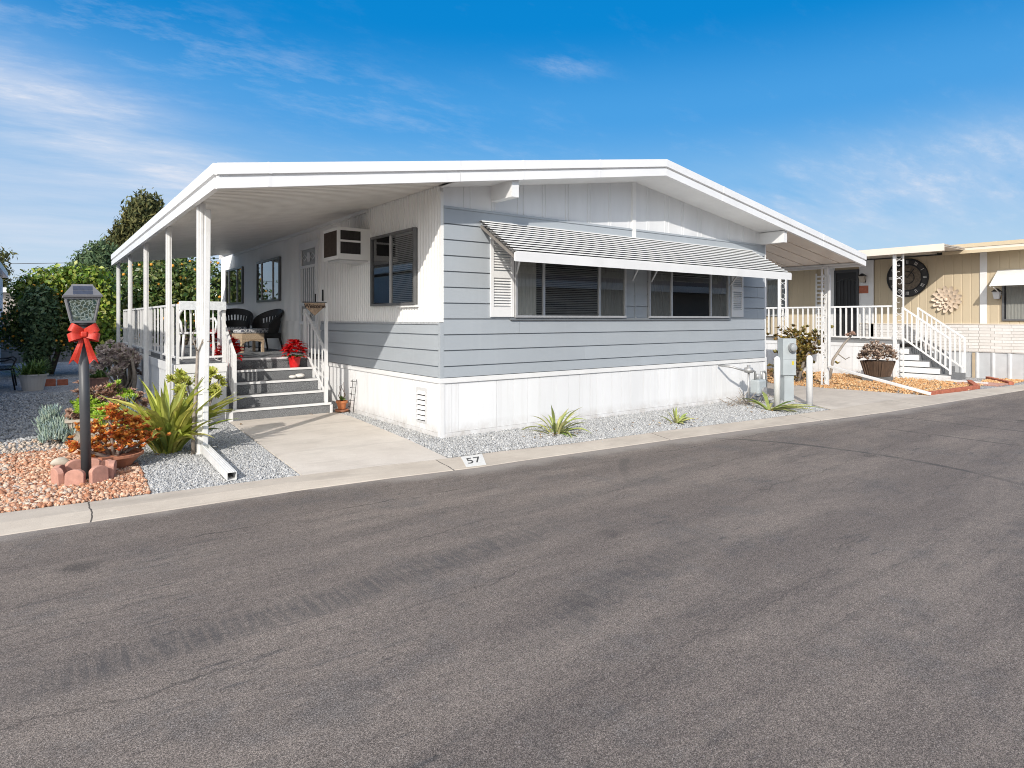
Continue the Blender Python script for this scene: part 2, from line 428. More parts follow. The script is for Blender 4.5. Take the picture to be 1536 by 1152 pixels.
    b.inputs['Specular IOR Level'].default_value = .25
    h = math_(t, 'ADD', math_(t, 'MULTIPLY', g1, .6), math_(t, 'MULTIPLY', g2, .5))
    bump(t, b, h, .55, .006); return m
ASPHALT = m_asphalt()

LAVA = island('red_lava_rock', ((.50,.25,.15),(.42,.19,.11),(.60,.37,.25),(.68,.52,.40),(.54,.30,.19),(.27,.12,.075),(.62,.43,.30)), .95, .25, 60, .1, bmp=.6, bscale=160)
PALEROCK = island('pale_rock', ((.46,.37,.30),(.58,.49,.40),(.38,.34,.31),(.62,.51,.41),(.52,.35,.25)), .9, .2, 60, .2, bmp=.4)
GRAVEL = island('blue_grey_gravel', ((.24,.243,.245),(.36,.366,.37),(.44,.447,.45),(.55,.55,.545),(.31,.315,.32),(.47,.46,.44)), .8, .15, 90, .3)
ORANGEGR = island('orange_gravel', ((.50,.27,.12),(.60,.37,.18),(.68,.48,.28),(.42,.22,.10),(.55,.30,.14)), .9, .2, 60, .15)
TERRA = M('terracotta', (.45,.20,.12), .85, .14, 9, .2, 90, spec=.2, dirt=.35, dirtcol=(.42,.33,.27))
TERRA_OR = M('orange_terracotta', (.52,.19,.08), .85, .1, 9, .15, 90, spec=.2, dirt=.15)
PAVER = M('pink_paver', (.50,.27,.21), .95, .16, 14, .6, 150, spec=.1, dirt=.35, dirtcol=(.52,.38,.31))
BRICK = M('red_brick', (.40,.14,.09), .95, .2, 12, .5, 90, spec=.1, dirt=.3)
POSTBLACK = M('dark_post_paint', (.055,.057,.062), .45, .12, 5, .05, 30)
CAPGREY = M('lantern_metal', (.19,.19,.20), .4, .1, 9, metal=.4)
SOLAR = M('solar_cell', (.035,.045,.075), .15, .2, 40)
def m_bow():
    m, t, b = nt('red_glitter_ribbon'); v = geo_pos(t)
    k = mapr(t, noise(t, v, 420, 2, .9), .56, .7)
    t.links.new(mixc(t, k, (.52,.022,.010), (.75,.22,.12)), b.inputs['Base Color']); b.inputs['Roughness'].default_value = .45
    bump(t, b, noise(t, v, 350, 2), .5, .003); return m
BOW = m_bow()
DRYLEAF = island('dry_leaf', ((.30,.17,.07),(.42,.27,.12),(.22,.12,.06),(.50,.38,.20)), .8, .2, 30, .2)
BARK = M('bark', (.16,.12,.09), .95, .3, 14, .8, 30, spec=.1)
BARKG = M('grey_stem', (.30,.26,.22), .9, .25, 20, .5, 40, spec=.1)
SOIL = M('potting_soil', (.06,.045,.035), .95, .4, 30, .8, 60, spec=.1)
FLAX = island('flax_leaf', ((.24,.31,.045),(.40,.43,.07),(.52,.50,.12),(.15,.23,.04),(.58,.53,.14),(.30,.36,.05)), .42, .2, 14, .5, trans=.22)
AGAVE = island('agave_leaf', ((.22,.30,.07),(.36,.40,.13),(.50,.47,.20),(.16,.25,.06)), .45, .25, 18, .5, trans=.15)
CRASS = island('orange_succulent', ((.76,.34,.06),(.70,.25,.05),(.78,.44,.09),(.56,.17,.05),(.68,.13,.05),(.56,.42,.12)), .45, .2, 40, .5, trans=.18)
SENEC = island('blue_succulent', ((.26,.37,.36),(.38,.47,.45),(.30,.40,.30),(.44,.50,.40),(.22,.32,.34)), .55, .15, 30, .4, trans=.1)
LIME = island('lime_succulent', ((.28,.45,.03),(.40,.55,.05),(.20,.36,.03),(.48,.60,.10)), .45, .2, 40, .5, trans=.22)
AEON = island('brown_aeonium', ((.32,.18,.13),(.40,.26,.19),(.24,.13,.10),(.52,.40,.31),(.36,.16,.10)), .5, .2, 40, .4, trans=.12)
AEONP = island('purple_grey_aeonium', ((.42,.34,.32),(.54,.45,.42),(.30,.22,.21),(.60,.53,.48),(.38,.34,.22)), .55, .2, 40, .4, trans=.1)
AEONY = island('yellow_green_aeonium', ((.38,.42,.06),(.50,.50,.10),(.30,.36,.06),(.54,.50,.18)), .45, .2, 40, .5, trans=.2)
JADE = island('jade_leaf', ((.22,.21,.05),(.40,.28,.07),(.34,.30,.10),(.16,.17,.05),(.48,.33,.10),(.36,.18,.08)), .45, .2, 30, .5, trans=.1)
JADEP = island('pink_brown_jade', ((.40,.30,.24),(.50,.38,.30),(.30,.21,.16),(.56,.47,.38),(.36,.24,.18)), .5, .2, 30, .4, trans=.1)
CITRUS = island('citrus_leaf', ((.035,.075,.017),(.055,.11,.022),(.10,.155,.035),(.20,.22,.06),(.04,.08,.018)), .3, .25, 6, .5, trans=.2)
VINE = island('vine_leaf', ((.10,.19,.025),(.19,.31,.03),(.045,.09,.018),(.30,.40,.045),(.40,.40,.07),(.06,.12,.02)), .4, .25, 6, .5, trans=.25)
VINED = island('dark_vine_leaf', ((.06,.11,.05),(.10,.16,.07),(.16,.22,.09),(.08,.13,.06)), .45, .25, 6, .4, trans=.15)
CONIF = island('conifer_spray', ((.065,.08,.03),(.10,.11,.04),(.145,.13,.045),(.05,.068,.03)), .7, .25, 3, .2, trans=.1)
CONIFB = island('blue_conifer_spray', ((.07,.12,.055),(.11,.165,.075),(.055,.095,.05),(.15,.19,.085)), .7, .25, 3, .2, trans=.1)
GRASSY = island('potted_leaf', ((.08,.15,.03),(.13,.21,.05),(.18,.25,.06)), .45, .2, 20, .4, trans=.15)
FRUIT = island('yellow_fruit', ((.65,.32,.03),(.70,.42,.06),(.62,.24,.02)), .4, .1)
POIN = island('red_bract', ((.62,.008,.012),(.72,.02,.02),(.50,.006,.010),(.68,.03,.03)), .5, .2, 40, .4, trans=.2)
REDFOIL = M('red_foil', (.60,.012,.014), .35, .15, 20, .3, 50)
WICKER = M('black_wicker', (.018,.017,.017), .5, .3, 60, .9, 140)
WICKERT = M('tan_wicker', (.46,.35,.24), .7, .25, 60, .9, 140)
def m_cushion():
    m, t, b = nt('patterned_cushion'); v = geo_pos(t)
    w = N(t, 'ShaderNodeTexVoronoi', feature='DISTANCE_TO_EDGE'); w.inputs['Scale'].default_value = 17; t.links.new(v, w.inputs['Vector'])
    t.links.new(mixc(t, math_(t, 'LESS_THAN', w.outputs[0], .16), (.10,.105,.13), (.50,.50,.50)), b.inputs['Base Color'])
    b.inputs['Roughness'].default_value = .9; return m
CUSHION = m_cushion()
BOULDER = M('tan_boulder', (.42,.30,.21), .95, .25, 12, .8, 25, spec=.1)
PEBBLE = M('pale_river_stone', (.46,.42,.35), .7, .15, 14, .2, 40)
WSTONE = M('white_stone', (.72,.70,.66), .8, .1, 20, .3, 40)
BLOCKW = M('grey_block_wall', (.20,.195,.19), .95, .15, 3, .4, 40, spec=.1, dirt=.2)
PINKW = M('pink_brick_wall', (.45,.32,.26), .95, .2, 8, .4, 40, spec=.1)
UTIL = M('utility_grey_paint', (.40,.44,.455), .45, .07, 5, .05, 30, dirt=.1)
GALV = M('galvanised_pipe', (.42,.42,.42), .45, .15, 12, .1, 50, metal=.5)
LABELY = M('yellow_sticker', (.55,.45,.05), .6, .1)
BLACK = M('black_iron', (.012,.012,.013), .5, .2, 10)
CHARCOAL = M('charcoal_mark', (.06,.06,.06), .8, .15, 60)
TAN = M('tan_siding', (.53,.44,.305), .6, .06, 2, .05, 30, stretch=(1,1,.2))
TANF = M('tan_fascia', (.57,.47,.32), .55, .06, 2, .05, 30)
CREAM = M('cream_fascia', (.70,.63,.54), .55, .05, 2)
ROOFROCK = M('roof_gravel', (.45,.40,.34), .95, .3, 20, .8, 30)
WOODPOT = M('dark_wood_planter', (.09,.055,.035), .8, .3, 14, .5, 40, stretch=(1,1,.2))
GREYDECK = M('deck_grey', (.25,.255,.26), .8, .1, 3, .2, 60)
SIGNWOOD = M('mottled_sign_wood', (.36,.26,.18), .8, .35, 30, .4, 60)
BOARDW = M('speckled_white_board', (.66,.69,.71), .6, .12, 30, .1, 60)
SHELLW = M('ivory_petal', (.66,.54,.42), .5, .12, 10, .1, 30)
def m_stone():
    m, t, b = nt('white_stack_stone')
    v = geo_pos(t)
    sw = N(t, 'ShaderNodeSeparateXYZ'); t.links.new(v, sw.inputs[0])
    cb = N(t, 'ShaderNodeCombineXYZ'); t.links.new(sw.outputs[1], cb.inputs[0]); t.links.new(sw.outputs[2], cb.inputs[1])
    br = N(t, 'ShaderNodeTexBrick'); br.inputs['Scale'].default_value = 1
    br.inputs['Brick Width'].default_value = .34; br.inputs['Row Height'].default_value = .075; br.inputs['Mortar Size'].default_value = .005
    br.inputs['Color1'].default_value = (.74,.72,.70,1); br.inputs['Color2'].default_value = (.64,.61,.58,1); br.inputs['Mortar'].default_value = (.42,.39,.36,1)
    br.offset = .37; br.squash = .7
    t.links.new(cb.outputs[0], br.inputs['Vector'])
    c = mixc(t, mapr(t, noise(t, v, 14, 5), .5, .75, 0, .5), br.outputs['Color'], (.58,.54,.50))
    t.links.new(c, b.inputs['Base Color']); b.inputs['Roughness'].default_value = .9
    bump(t, b, math_(t, 'SUBTRACT', math_(t, 'MULTIPLY', noise(t, v, 30, 4), .5), br.outputs['Fac']), .6, .02); return m
STACK = m_stone()
DENO = True; SUN_E = 3.3; SKY_S = .12; SKY_SAT = 1.5; EXPO = .26; CLOUD = (.74,.79,.90); FILL_VEIL = (2.0,1.98,1.93)
# ------------------------------------------------------------------ ground, road, kerb
EDGE = [(-60,-1.0),(-20,-1.1),(-4.26,-1.17),(-2.2,-1.24),(-1.3,-1.33),(-.4,-1.46),(.1,-1.48),(1.2,-1.57),(2.6,-1.68),(4.3,-1.87),(6.2,-2.12),(7.14,-2.22),(8.85,-2.30),(13.3,-2.55),(20,-3.3),(80,-12)]
BACK = [(-60,-.5),(-20,-.6),(-4.28,-.69),(-2.2,-.87),(-1.3,-.96),(-.5,-1.08),(.1,-1.12),(1.08,-1.26),(2.88,-1.38),(4.69,-1.57),(6.33,-1.68),(7.14,-1.70),(8.85,-1.73),(13.3,-2.20),(20,-2.9),(80,-11.5)]
ZR = -.03
mb = MB(); mb.add([(-400,-400,-.16),(400,-400,-.16),(400,400,-.16),(-400,400,-.16)], [(0,1,2,3)])
tag(mb.build('ground', GROUND), kind='structure')
mb = MB()
n = len(EDGE)
mb.add([(x,y,ZR) for x,y in EDGE] + [(x,-60,ZR) for x,y in EDGE], [(i, i+n, i+1+n, i+1) for i in range(n-1)])
tag(mb.build('road', ASPHALT), kind='structure')
mb = MB()
rows = []
for (ex,ey),(bx,by) in zip(EDGE, BACK):
    def L(t, z): return (bx+(ex-bx)*t, by+(ey-by)*t, z)
    q = min(1, max(0, (ex+2.4)/1.6)); q = q*q*(3-2*q)     # rolled kerb on the left, flush apron on the right
    ZA = ZR+.006
    def zz(z, tt): return z*(1-q) + (.014+(ZA-.014)*tt)*q
    rows.append([L(-.08,-.1), L(-.03,.012), L(.02,.018*(1-q)+.014*q), L(.62,zz(.016,.62)), L(.72,zz(.006,.72)), L(.88,zz(ZR+.020,.88)), L(1.0,ZA), L(1.06,ZR-.02)])
k = len(rows[0])
mb.add([p for r in rows for p in r], [(i*k+j, i*k+j+1, (i+1)*k+j+1, (i+1)*k+j) for i in range(len(rows)-1) for j in range(k-1)])
tag(mb.build('kerb', CONC, smooth=False), kind='structure')
mb = MB()
n = len(BACK)
mb.add([(x,y+.01,0) for x,y in BACK] + [(x,60,0) for x,y in BACK], [(i, i+1, i+1+n, i+n) for i in range(n-1)])
tag(mb.build('yard', YARD), kind='structure')
def slab(name, poly, z, mat, depth=.05):
    mb = MB(); mb.prism(poly, lambda a,b: (a,b,z-depth), lambda a,b: (a,b,z)); return tag(mb.build(name, mat), kind='structure')
slab('walkway', [(-2.03,-.90),(-.54,-1.09),(-.40,0),(-.30,1.2),(-.22,2.3),(-.26,3.0),(-1.82,3.0),(-1.9,1.5)], .013, WALKC)
slab('driveway', [(7.2,12),(7.2,.0),(6.9,-1.0),(6.4,-1.69),(8.85,-1.74),(9.85,-1.84),(9.72,-.9),(9.55,.3),(9.6,12)], .012, DRIVEC)

# loose stones --------------------------------------------------------------
def ico_template(sub, jit):
    import bmesh
    bm = bmesh.new(); bmesh.ops.create_icosphere(bm, subdivisions=sub, radius=1)
    V = np.array([v.co[:] for v in bm.verts]); F = np.array([[v.index for v in f.verts] for f in bm.faces]); bm.free()
    V = V * (1 + rng.normal(0, jit, (len(V),1)))
    return V, F
TPL = [ico_template(1, .20) for _ in range(7)]
TPLS = [ico_template(1, .22) for _ in range(7)]
def inpoly(P, poly):
    x, y = P[:,0], P[:,1]; r = np.zeros(len(P), bool); n = len(poly)
    for i in range(n):
        (x0,y0),(x1,y1) = poly[i], poly[(i+1)%n]
        c = ((y0 > y) != (y1 > y)) & (x < (x1-x0)*(y-y0)/((y1-y0) or 1e-9) + x0)
        r ^= c
    return r
def rotm(n):
    q = rng.normal(size=(n,4)); q /= np.linalg.norm(q,axis=1)[:,None]; w,x,y,z = q.T
    return np.stack([np.stack([1-2*(y*y+z*z),2*(x*y-z*w),2*(x*z+y*w)],-1),np.stack([2*(x*y+z*w),1-2*(x*x+z*z),2*(y*z-x*w)],-1),np.stack([2*(x*z-y*w),2*(y*z+x*w),1-2*(x*x+y*y)],-1)],1)
def stones(name, poly, count, size, mat, zlift=.3, heap=None, low=False):
    p = np.array(poly); lo, hi = p.min(0), p.max(0)
    P = rng.uniform(lo, hi, (int(count*3), 2)); P = P[inpoly(P, poly)]
    area = abs(sum(poly[i][0]*poly[(i+1)%len(poly)][1]-poly[(i+1)%len(poly)][0]*poly[i][1] for i in range(len(poly)))/2)
    P = P[:count]; m = len(P)
    st = rng.random(m) < .012; P[st] += rng.normal(0,.085,(st.sum(),2)); Vs = []; Fs = []; off = 0   # a few strays beyond the border
    which = rng.integers(0, 7, m)
    for k in range(7):
        V, F = (TPLS if low else TPL)[k]; I = np.where(which == k)[0]
        if not len(I): continue
        s = size*.5*rng.lognormal(0,.28,(len(I),1,1))*rng.uniform(.65,1.2,(len(I),1,3))
        W = np.einsum('nij,nvj->nvi', rotm(len(I)), V[None]*s)
        c = np.zeros((len(I),1,3)); c[:,0,:2] = P[I]; c[:,0,2] = s.mean((1,2))*zlift + rng.uniform(0,size*.35,len(I))
        if heap is not None: c[:,0,2] += heap(P[I])
        Vs.append((W+c).reshape(-1,3))
        Fs.append((F[None] + (off + np.arange(len(I))*len(V))[:,None,None]).reshape(-1,3)); off += len(I)*len(V)
    o = npmesh(name, np.concatenate(Vs), np.concatenate(Fs), mat)
    return o
o = stones('lava_rock', [(-5.6,-.62),(-4.28,-.66),(-3.28,-.70),(-3.22,.55),(-3.35,.9),(-3.5,1.9),(-4.3,2.0),(-5.6,1.9)], 18000, .0275, LAVA)
tag(o, 'bed of red and peach lava rock round the lamp post beside the kerb', 'rock bed', kind='stuff')
o = stones('pale_rock', [(-5.6,-.62),(-4.05,-.66),(-3.65,-.4),(-4.0,.2),(-4.3,.8),(-4.2,1.6),(-3.4,1.8),(-3.3,2.6),(-4.0,2.95),(-5.6,2.4)], 2600, .032, PALEROCK)
tag(o, 'pale cream stones mixed along the far side of the red lava rock', 'stones', kind='stuff')
o = stones('shaded_gravel', [(-4.9,2.3),(-4.1,2.9),(-3.4,3.0),(-2.7,2.4),(-2.6,5.5),(-3.0,9),(-5.0,9)], 13000, .028, GRAVEL, low=True)
tag(o, 'grey gravel of the shaded side yard behind the succulents', 'gravel', kind='stuff')
o = stones('grey_gravel', [(-3.26,-.74),(-2.05,-.86),(-1.92,1.5),(-1.84,3.1),(-2.5,3.1),(-2.7,2.6),(-3.3,2.5),(-3.4,1.0),(-3.22,.5)], 32000, .0145, GRAVEL, low=True)
tag(o, 'blue grey gravel round the porch post left of the walkway', 'gravel', kind='stuff')
o = stones('front_gravel', [(-.24,3.0),(0,3.0),(0,0),(7.17,0),(7.1,-.5),(6.7,-1.0),(6.3,-1.63),(4.69,-1.53),(2.88,-1.34),(1.08,-1.21),(.1,-1.06),(-.5,-1.02),(-.40,0),(-.28,1.2),(-.20,2.3)], 52000, .0155, GRAVEL, low=True)
tag(o, 'blue grey gravel strip along the white skirting between house and kerb', 'gravel', kind='stuff')
o = stones('orange_gravel', [(9.72,1.9),(9.58,.3),(9.75,-.9),(9.9,-1.8),(11.7,-1.95),(13.6,-1.7),(13.6,-1.1),(13.4,0.2),(13.4,4),(9.6,4)], 9000, .036, ORANGEGR, low=True)
tag(o, 'orange gravel bed in front of the tan neighbour house porch', 'gravel', kind='stuff')
o = stones('street_gravel', [(13.75,-2.05),(15.1,-2.0),(15.1,-1.2),(14.7,-1.35),(13.75,-1.5)], 1400, .036, ORANGEGR, low=True)
tag(o, 'small patch of orange gravel beside the brick path at the neighbour stairs', 'gravel', kind='stuff')

# ------------------------------------------------------------------ the house
RIDGE = 3.53; ZT = 3.885; XL = -2.68; XR = 10.3; W = 7.17; LEN = 11.97
def ztop(x): return ZT - (.147 if x < RIDGE else .150)*abs(x-RIDGE)
def yfas(x): return -.62 + .042*(RIDGE-x) if x < RIDGE else -.62 + .025*(x-RIDGE)
FRONT = Frame((0,0,0),(1,0,0),(0,-1,0)); SIDE = Frame((0,0,0),(0,1,0),(-1,0,0)); RIGHT = Frame((W,0,0),(0,1,0),(1,0,0))
house = thing('mobile_home', 'grey and white single storey manufactured home with low gable roof at number 57', 'house', (0,0,0))
mb = MB(); mb.box(.035,W-.035,.035,LEN-.02,0,2.9)
mb.prism([(.04,2.9),(W-.04,2.9),(W-.04,3.06),(RIDGE,3.6),(.04,3.08)], lambda a,b:(a,LEN-.05,b), lambda a,b:(a,.036,b))
mb.build('wall_core', SIDEWHITE, house)
ZS = [.757] + [.901+.2*i for i in range(11)]
mb = MB()
for i, (za, zb) in enumerate(zip(ZS[:-1], ZS[1:])):
    j = (3.66, 2.44, 4.88, 1.22, 6.0)[i % 5] if i < 4 else (3.50 if i % 2 else 6.9)
    FRONT.laps(mb, .03, j-.0015, [za,zb]); FRONT.laps(mb, j+.0015, W-.02, [za,zb])
mb.build('front_siding', GREY, house)
mb = MB(); SIDE.laps(mb, .03, 4.2, [.757,.901,1.101,1.301,1.43]); mb.build('side_siding', GREY, house)
mb = MB(); SIDE.box(mb, .028, 4.2, 1.432, 1.458, 0, .02); mb.build('side_trim_rail', M('faded_grey_trim',(.42,.44,.46),.6,.15,20,dirt=.3), house)
mb = MB(); SIDE.corr(mb, .03, LEN, 1.46, 3.185, .075, .015, .42); mb.build('side_wall', SIDEWHITE, house)
mb = MB(); SIDE.corr(mb, 4.2, LEN, .757, 1.46, .075, .015, .42); mb.build('lower_side_wall', SIDEWHITE, house)
# corner posts
mb = MB(); mb.box(-.012,.03,-.012,.03,1.46,3.1); mb.build('corner_trim', SIDEWHITE, house)
mb = MB(); mb.box(-.022,.028,-.022,.028,.757,1.455); mb.build('corner_trim', GREY, house)
mb = MB(); mb.box(W-.02,W+.03,-.018,.05,.757,2.93); mb.build('corner_trim', WHITE, house)
mb = MB(); RIGHT.laps(mb, .05, LEN, ZS); mb.build('right_siding', GREY, house)
# gable
def zsof(x): return ztop(x) - .205
mb = MB()
mb.prism([(0.03,2.905),(W,2.905),(W,zsof(W)),(RIDGE,zsof(RIDGE)),(.03,zsof(.03))], lambda a,b:(a,.03,b), lambda a,b:(a,-.004,b))
u = .33
while u < W-.1:
    for du in (0, .10 if int(u*10)%3 == 0 else .055):
        x = u+du
        if abs(x-3.49) > .08: mb.hexa([(x,-.004,2.93),(x+.022,-.004,2.93),(x+.022,-.012,2.93),(x,-.012,2.93),(x,-.004,zsof(x)-.01),(x+.022,-.004,zsof(x+.02)-.01),(x+.022,-.012,zsof(x+.02)-.01),(x,-.012,zsof(x)-.01)])
    u += .435
mb.build('gable_panel', GABLE, house)
mb = MB(); mb.box(3.455,3.535,-.03,0,2.76,zsof(3.5)-.002); mb.build('gable_batten', WHITE, house)
mb = MB(); mb.box(.03,3.45,-.030,-.0045,2.895,2.925); mb.box(3.54,W-.02,-.030,-.0045,2.895,2.925); mb.build('gable_drip_trim', GREY, house)
# skirting
mb = MB(); FRONT.planks(mb, .045, W-.02, .065, .692, .10, .30, .0, .008); FRONT.box(mb, .03, W+.01, -.02, .062, 0, .016); mb.build('front_skirting', SKIRT, house)
mb = MB(); SIDE.planks(mb, .05, 4.1, .065, .692, .08, .16, .0, .008); SIDE.box(mb, .03, 4.1, -.02, .062, 0, .016); mb.build('side_skirting', SKIRT, house)
mb = MB(); FRONT.box(mb, -.03, W+.03, .694, .756, .0, .03); SIDE.box(mb, .001, 4.2, .694, .756, .0, .03); mb.build('skirting_trim', WHITE, house)
mb = MB(); mb.box(-.02,.042,-.02,.042,-.02,.693); mb.build('skirting_corner', WHITE, house)
mb = MB(); mb.box(W-.018,W+.045,-.022,.05,-.02,.76); mb.build('skirting_corner', WHITE, house)
# vent in side skirting
v = MB(); SIDE.box(v, .34,.62,.14,.60,.009,.017)
vent = v.build('foundation_vent', M('vent_grey',(.60,.60,.60),.5,.08,20), house)
v = MB()
for i in range(6):
    z = .185+.066*i
    v.hexa([SIDE.p(.385,z,.017),SIDE.p(.575,z,.017),SIDE.p(.575,z,.040),SIDE.p(.385,z,.040),SIDE.p(.385,z+.042,.017),SIDE.p(.575,z+.042,.017),SIDE.p(.575,z+.042,.020),SIDE.p(.385,z+.042,.020)])
v.build('louver', WHITE, vent)
v = MB()
for i in range(6):
    z = .185+.066*i
    SIDE.box(v, .385,.575,z-.017,z-.001,.0172,.0185)
v.build('vent_slot', BLACK, vent)
# roof slabs
def roofslab(mb, poly, zo0, zo1):
    mb.prism(poly, lambda a,b:(a,b,ztop(a)+zo0), lambda a,b:(a,b,ztop(a)+zo1))
mb = MB()
roofslab(mb, [(0,yfas(0)+.03),(RIDGE,yfas(RIDGE)+.03),(RIDGE,12.3),(0,12.3)], -.02, .0)
roofslab(mb, [(XL+.03,yfas(XL)+.03),(0,yfas(0)+.03),(0,10.5),(XL+.03,10.5)], -.02, .0)
roofslab(mb, [(RIDGE,yfas(RIDGE)+.03),(XR-.03,yfas(XR)+.03),(XR-.03,7.2),(W+.3,7.2),(W+.3,12.3),(RIDGE,12.3)], -.02, .0)
roof = mb.build('roof', ROOFW, house)
# soffits
mb = MB()   # porch pan with ribs parallel to X
y = yfas(XL)+.05
while y < 10.45:
    e = min(y+.105, 10.45); d = .012
    for (a,b,zz) in ((y,y+.078,-.185),(y+.078,e,-.150)):
        mb.hexa([(XL+.05,a,ztop(XL+.05)+zz),(-.02,a,ztop(-.02)+zz),(-.02,b,ztop(-.02)+zz),(XL+.05,b,ztop(XL+.05)+zz),
                 (XL+.05,a,ztop(XL+.05)-.05),(-.02,a,ztop(-.02)-.05),(-.02,b,ztop(-.02)-.05),(XL+.05,b,ztop(XL+.05)-.05)])
    y = e
mb.build('porch_soffit', SOFFIT, house)
mb = MB()
roofslab(mb, [(-.02,yfas(0)+.04),(RIDGE,yfas(RIDGE)+.04),(RIDGE,.04),(-.02,.04)], -.215, -.205)
roofslab(mb, [(RIDGE,yfas(RIDGE)+.04),(W,yfas(W)+.04),(W,.04),(RIDGE,.04)], -.215, -.205)
mb.build('gable_soffit', WHITE, house)
mb = MB()
y = yfas(XR)+.06
while y < 7.15:
    e = min(y+.40, 7.15)
    for (a,b,zz) in ((y,e-.03,-.17),(e-.03,e,-.145)):
        mb.hexa([(W+.03,a,ztop(W+.03)+zz),(XR-.05,a,ztop(XR-.05)+zz),(XR-.05,b,ztop(XR-.05)+zz),(W+.03,b,ztop(W+.03)+zz),
                 (W+.03,a,ztop(W+.03)-.05),(XR-.05,a,ztop(XR-.05)-.05),(XR-.05,b,ztop(XR-.05)-.05),(W+.03,b,ztop(W+.03)-.05)])
    y = e
mb.build('carport_soffit', SOFFITR, house)
# fascia bands
def band(mb, p0, p1, nrm, z0, z1, n0, n1):
    (xa,ya),(xb,yb) = p0, p1; nx, ny = nrm
    za, zb = ztop(xa), ztop(xb)
    mb.hexa([(xa+nx*n0,ya+ny*n0,za+z0),(xb+nx*n0,yb+ny*n0,zb+z0),(xb+nx*n1,yb+ny*n1,zb+z0),(xa+nx*n1,ya+ny*n1,za+z0),
             (xa+nx*n0,ya+ny*n0,za+z1),(xb+nx*n0,yb+ny*n0,zb+z1),(xb+nx*n1,yb+ny*n1,zb+z1),(xa+nx*n1,ya+ny*n1,za+z1)])
def fascia(p0, p1, nrm):
    mb = MB()
    band(mb, p0, p1, nrm, -.09, .02, -.03, .03)
    band(mb, p0, p1, nrm, -.122, -.0901, -.03, -.012)
    band(mb, p0, p1, nrm, -.225, -.1195, -.03, .020)
    mb.build('fascia', ROOFW, house)
P = lambda x: (x, yfas(x))
fascia(P(XL), P(-.02), (0,-1)); fascia(P(-.015), P(RIDGE-.002), (0,-1)); fascia(P(RIDGE+.002), P(W-.12), (0,-1)); fascia(P(W-.115), P(XR), (0,-1))
fascia((XL,10.5), (XL,yfas(XL)+.0), (-1,0)); fascia((XR,yfas(XR)), (XR,7.2), (1,0))
mb = MB()   # back gable edge strip
band(mb, (0,12.3), (RIDGE,12.3), (0,1), -.2, .01, -.02, .01); band(mb, (RIDGE,12.3), (W+.3,12.3), (0,1), -.2, .01, -.02, .01)
mb.build('fascia', ROOFW, house)
mb = MB(); band(mb,(XL,10.5),(0,10.5),(0,1),-.17,.01,-.02,.01); mb.build('fascia', ROOFW, house)
for x in (-2.2,.9,2.2,5.0,8.4):   # lapped joints in the fascia metal
    mb = MB(); y = yfas(x); z = ztop(x)
    mb.box(x-.02,x+.02,y-.0325,y-.028,z-.092,z+.021); mb.box(x-.015,x+.015,y-.0225,y-.018,z-.222,z-.124); mb.build('fascia_joint', ROOFW, house)
for y in (1.8,4.6,7.4):
    mb = MB(); z = ztop(XL); mb.box(XL-.0325,XL-.028,y-.02,y+.02,z-.091,z+.02); mb.box(XL-.0225,XL-.018,y-.015,y+.015,z-.222,z-.124); mb.build('fascia_joint', ROOFW, house)
# beams under the gable overhang
def beam(x0, x1):
    mb = MB(); ye = yfas(x0)+.035
    zt = min(ztop(x0), ztop(x1))-.19
    mb.box(x0,x1,ye,-.002,zt-.235,zt-.02); mb.build('roof_beam', WHITE, house)
beam(.76,.87); beam(7.0,7.11)
# gutter trim where porch cover meets the wall
mb = MB(); mb.box(-.06,-.013,2.2,10.4,ztop(-.03)-.24,ztop(-.03)-.175); mb.build('wall_header', SIDEWHITE, house)

GREYMULL = M('grey_mullion',(.45,.44,.43),.4,.05)
# windows --------------------------------------------------------------------
def window(fr, par, u0, u1, v0, v1, mull, fmat, n0=.02, fw=.035, gmat=None, back='blind', covers=None, dark=BLACKVOID):
    mb = MB()
    fr.box(mb, u0,u1,v0,v0+fw,n0,n0+.045); fr.box(mb, u0,u1,v1-fw,v1,n0,n0+.045)
    fr.box(mb, u0,u0+fw,v0+fw,v1-fw,n0,n0+.045); fr.box(mb, u1-fw,u1,v0+fw,v1-fw,n0,n0+.045)
    w = mb.build('window', fmat, par)
    for m in mull:
        mb = MB(); fr.box(mb, m-.018,m+.018,v0+fw,v1-fw,n0+.005,n0+.040)
        mb.build('mullion', ALU if fmat is not DARKMETAL else GREYMULL, w)
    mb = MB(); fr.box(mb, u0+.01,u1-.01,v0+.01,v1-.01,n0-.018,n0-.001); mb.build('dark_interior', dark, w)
    edges = [u0+fw] + [m for m in mull] + [u1-fw]
    for a, b in zip(edges[:-1], edges[1:]):
        mb = MB(); mb.add([fr.p(a+.002,v0+fw,n0+.022),fr.p(b-.002,v0+fw,n0+.022),fr.p(b-.002,v1-fw,n0+.022),fr.p(a+.002,v1-fw,n0+.022)],[(0,1,2,3)] if fr is not SIDE else [(3,2,1,0)]); mb.build('pane', gmat or GLASS, w)
    for (kind, a, b, c, d, mt) in (covers or []):
        mb = MB()
        if kind == 'blind':
            z = d
            while z > c+.02:
                mb.add([fr.p(a,z,n0+.004),fr.p(b,z,n0+.004),fr.p(b,z-.017,n0+.015),fr.p(a,z-.017,n0+.015)],[(0,1,2,3)]); z -= .026
            fr.box(mb, a,b,d,d+.03,n0,n0+.016)
            mb.build('blind', mt, w)
        else:
            us = np.linspace(a,b,int((b-a)/.02)+2); vs = []; fs = []
            for i,uu in enumerate(us):
                nn = n0+.004+.010*(.5+.5*math.sin(i*1.9)); vs += [fr.p(uu,c,nn), fr.p(uu,d,nn)]
            for i in range(len(us)-1): fs.append((2*i,2*i+2,2*i+3,2*i+1))
            mb.add(vs, fs); mb.build('curtain', mt, w)
    return w
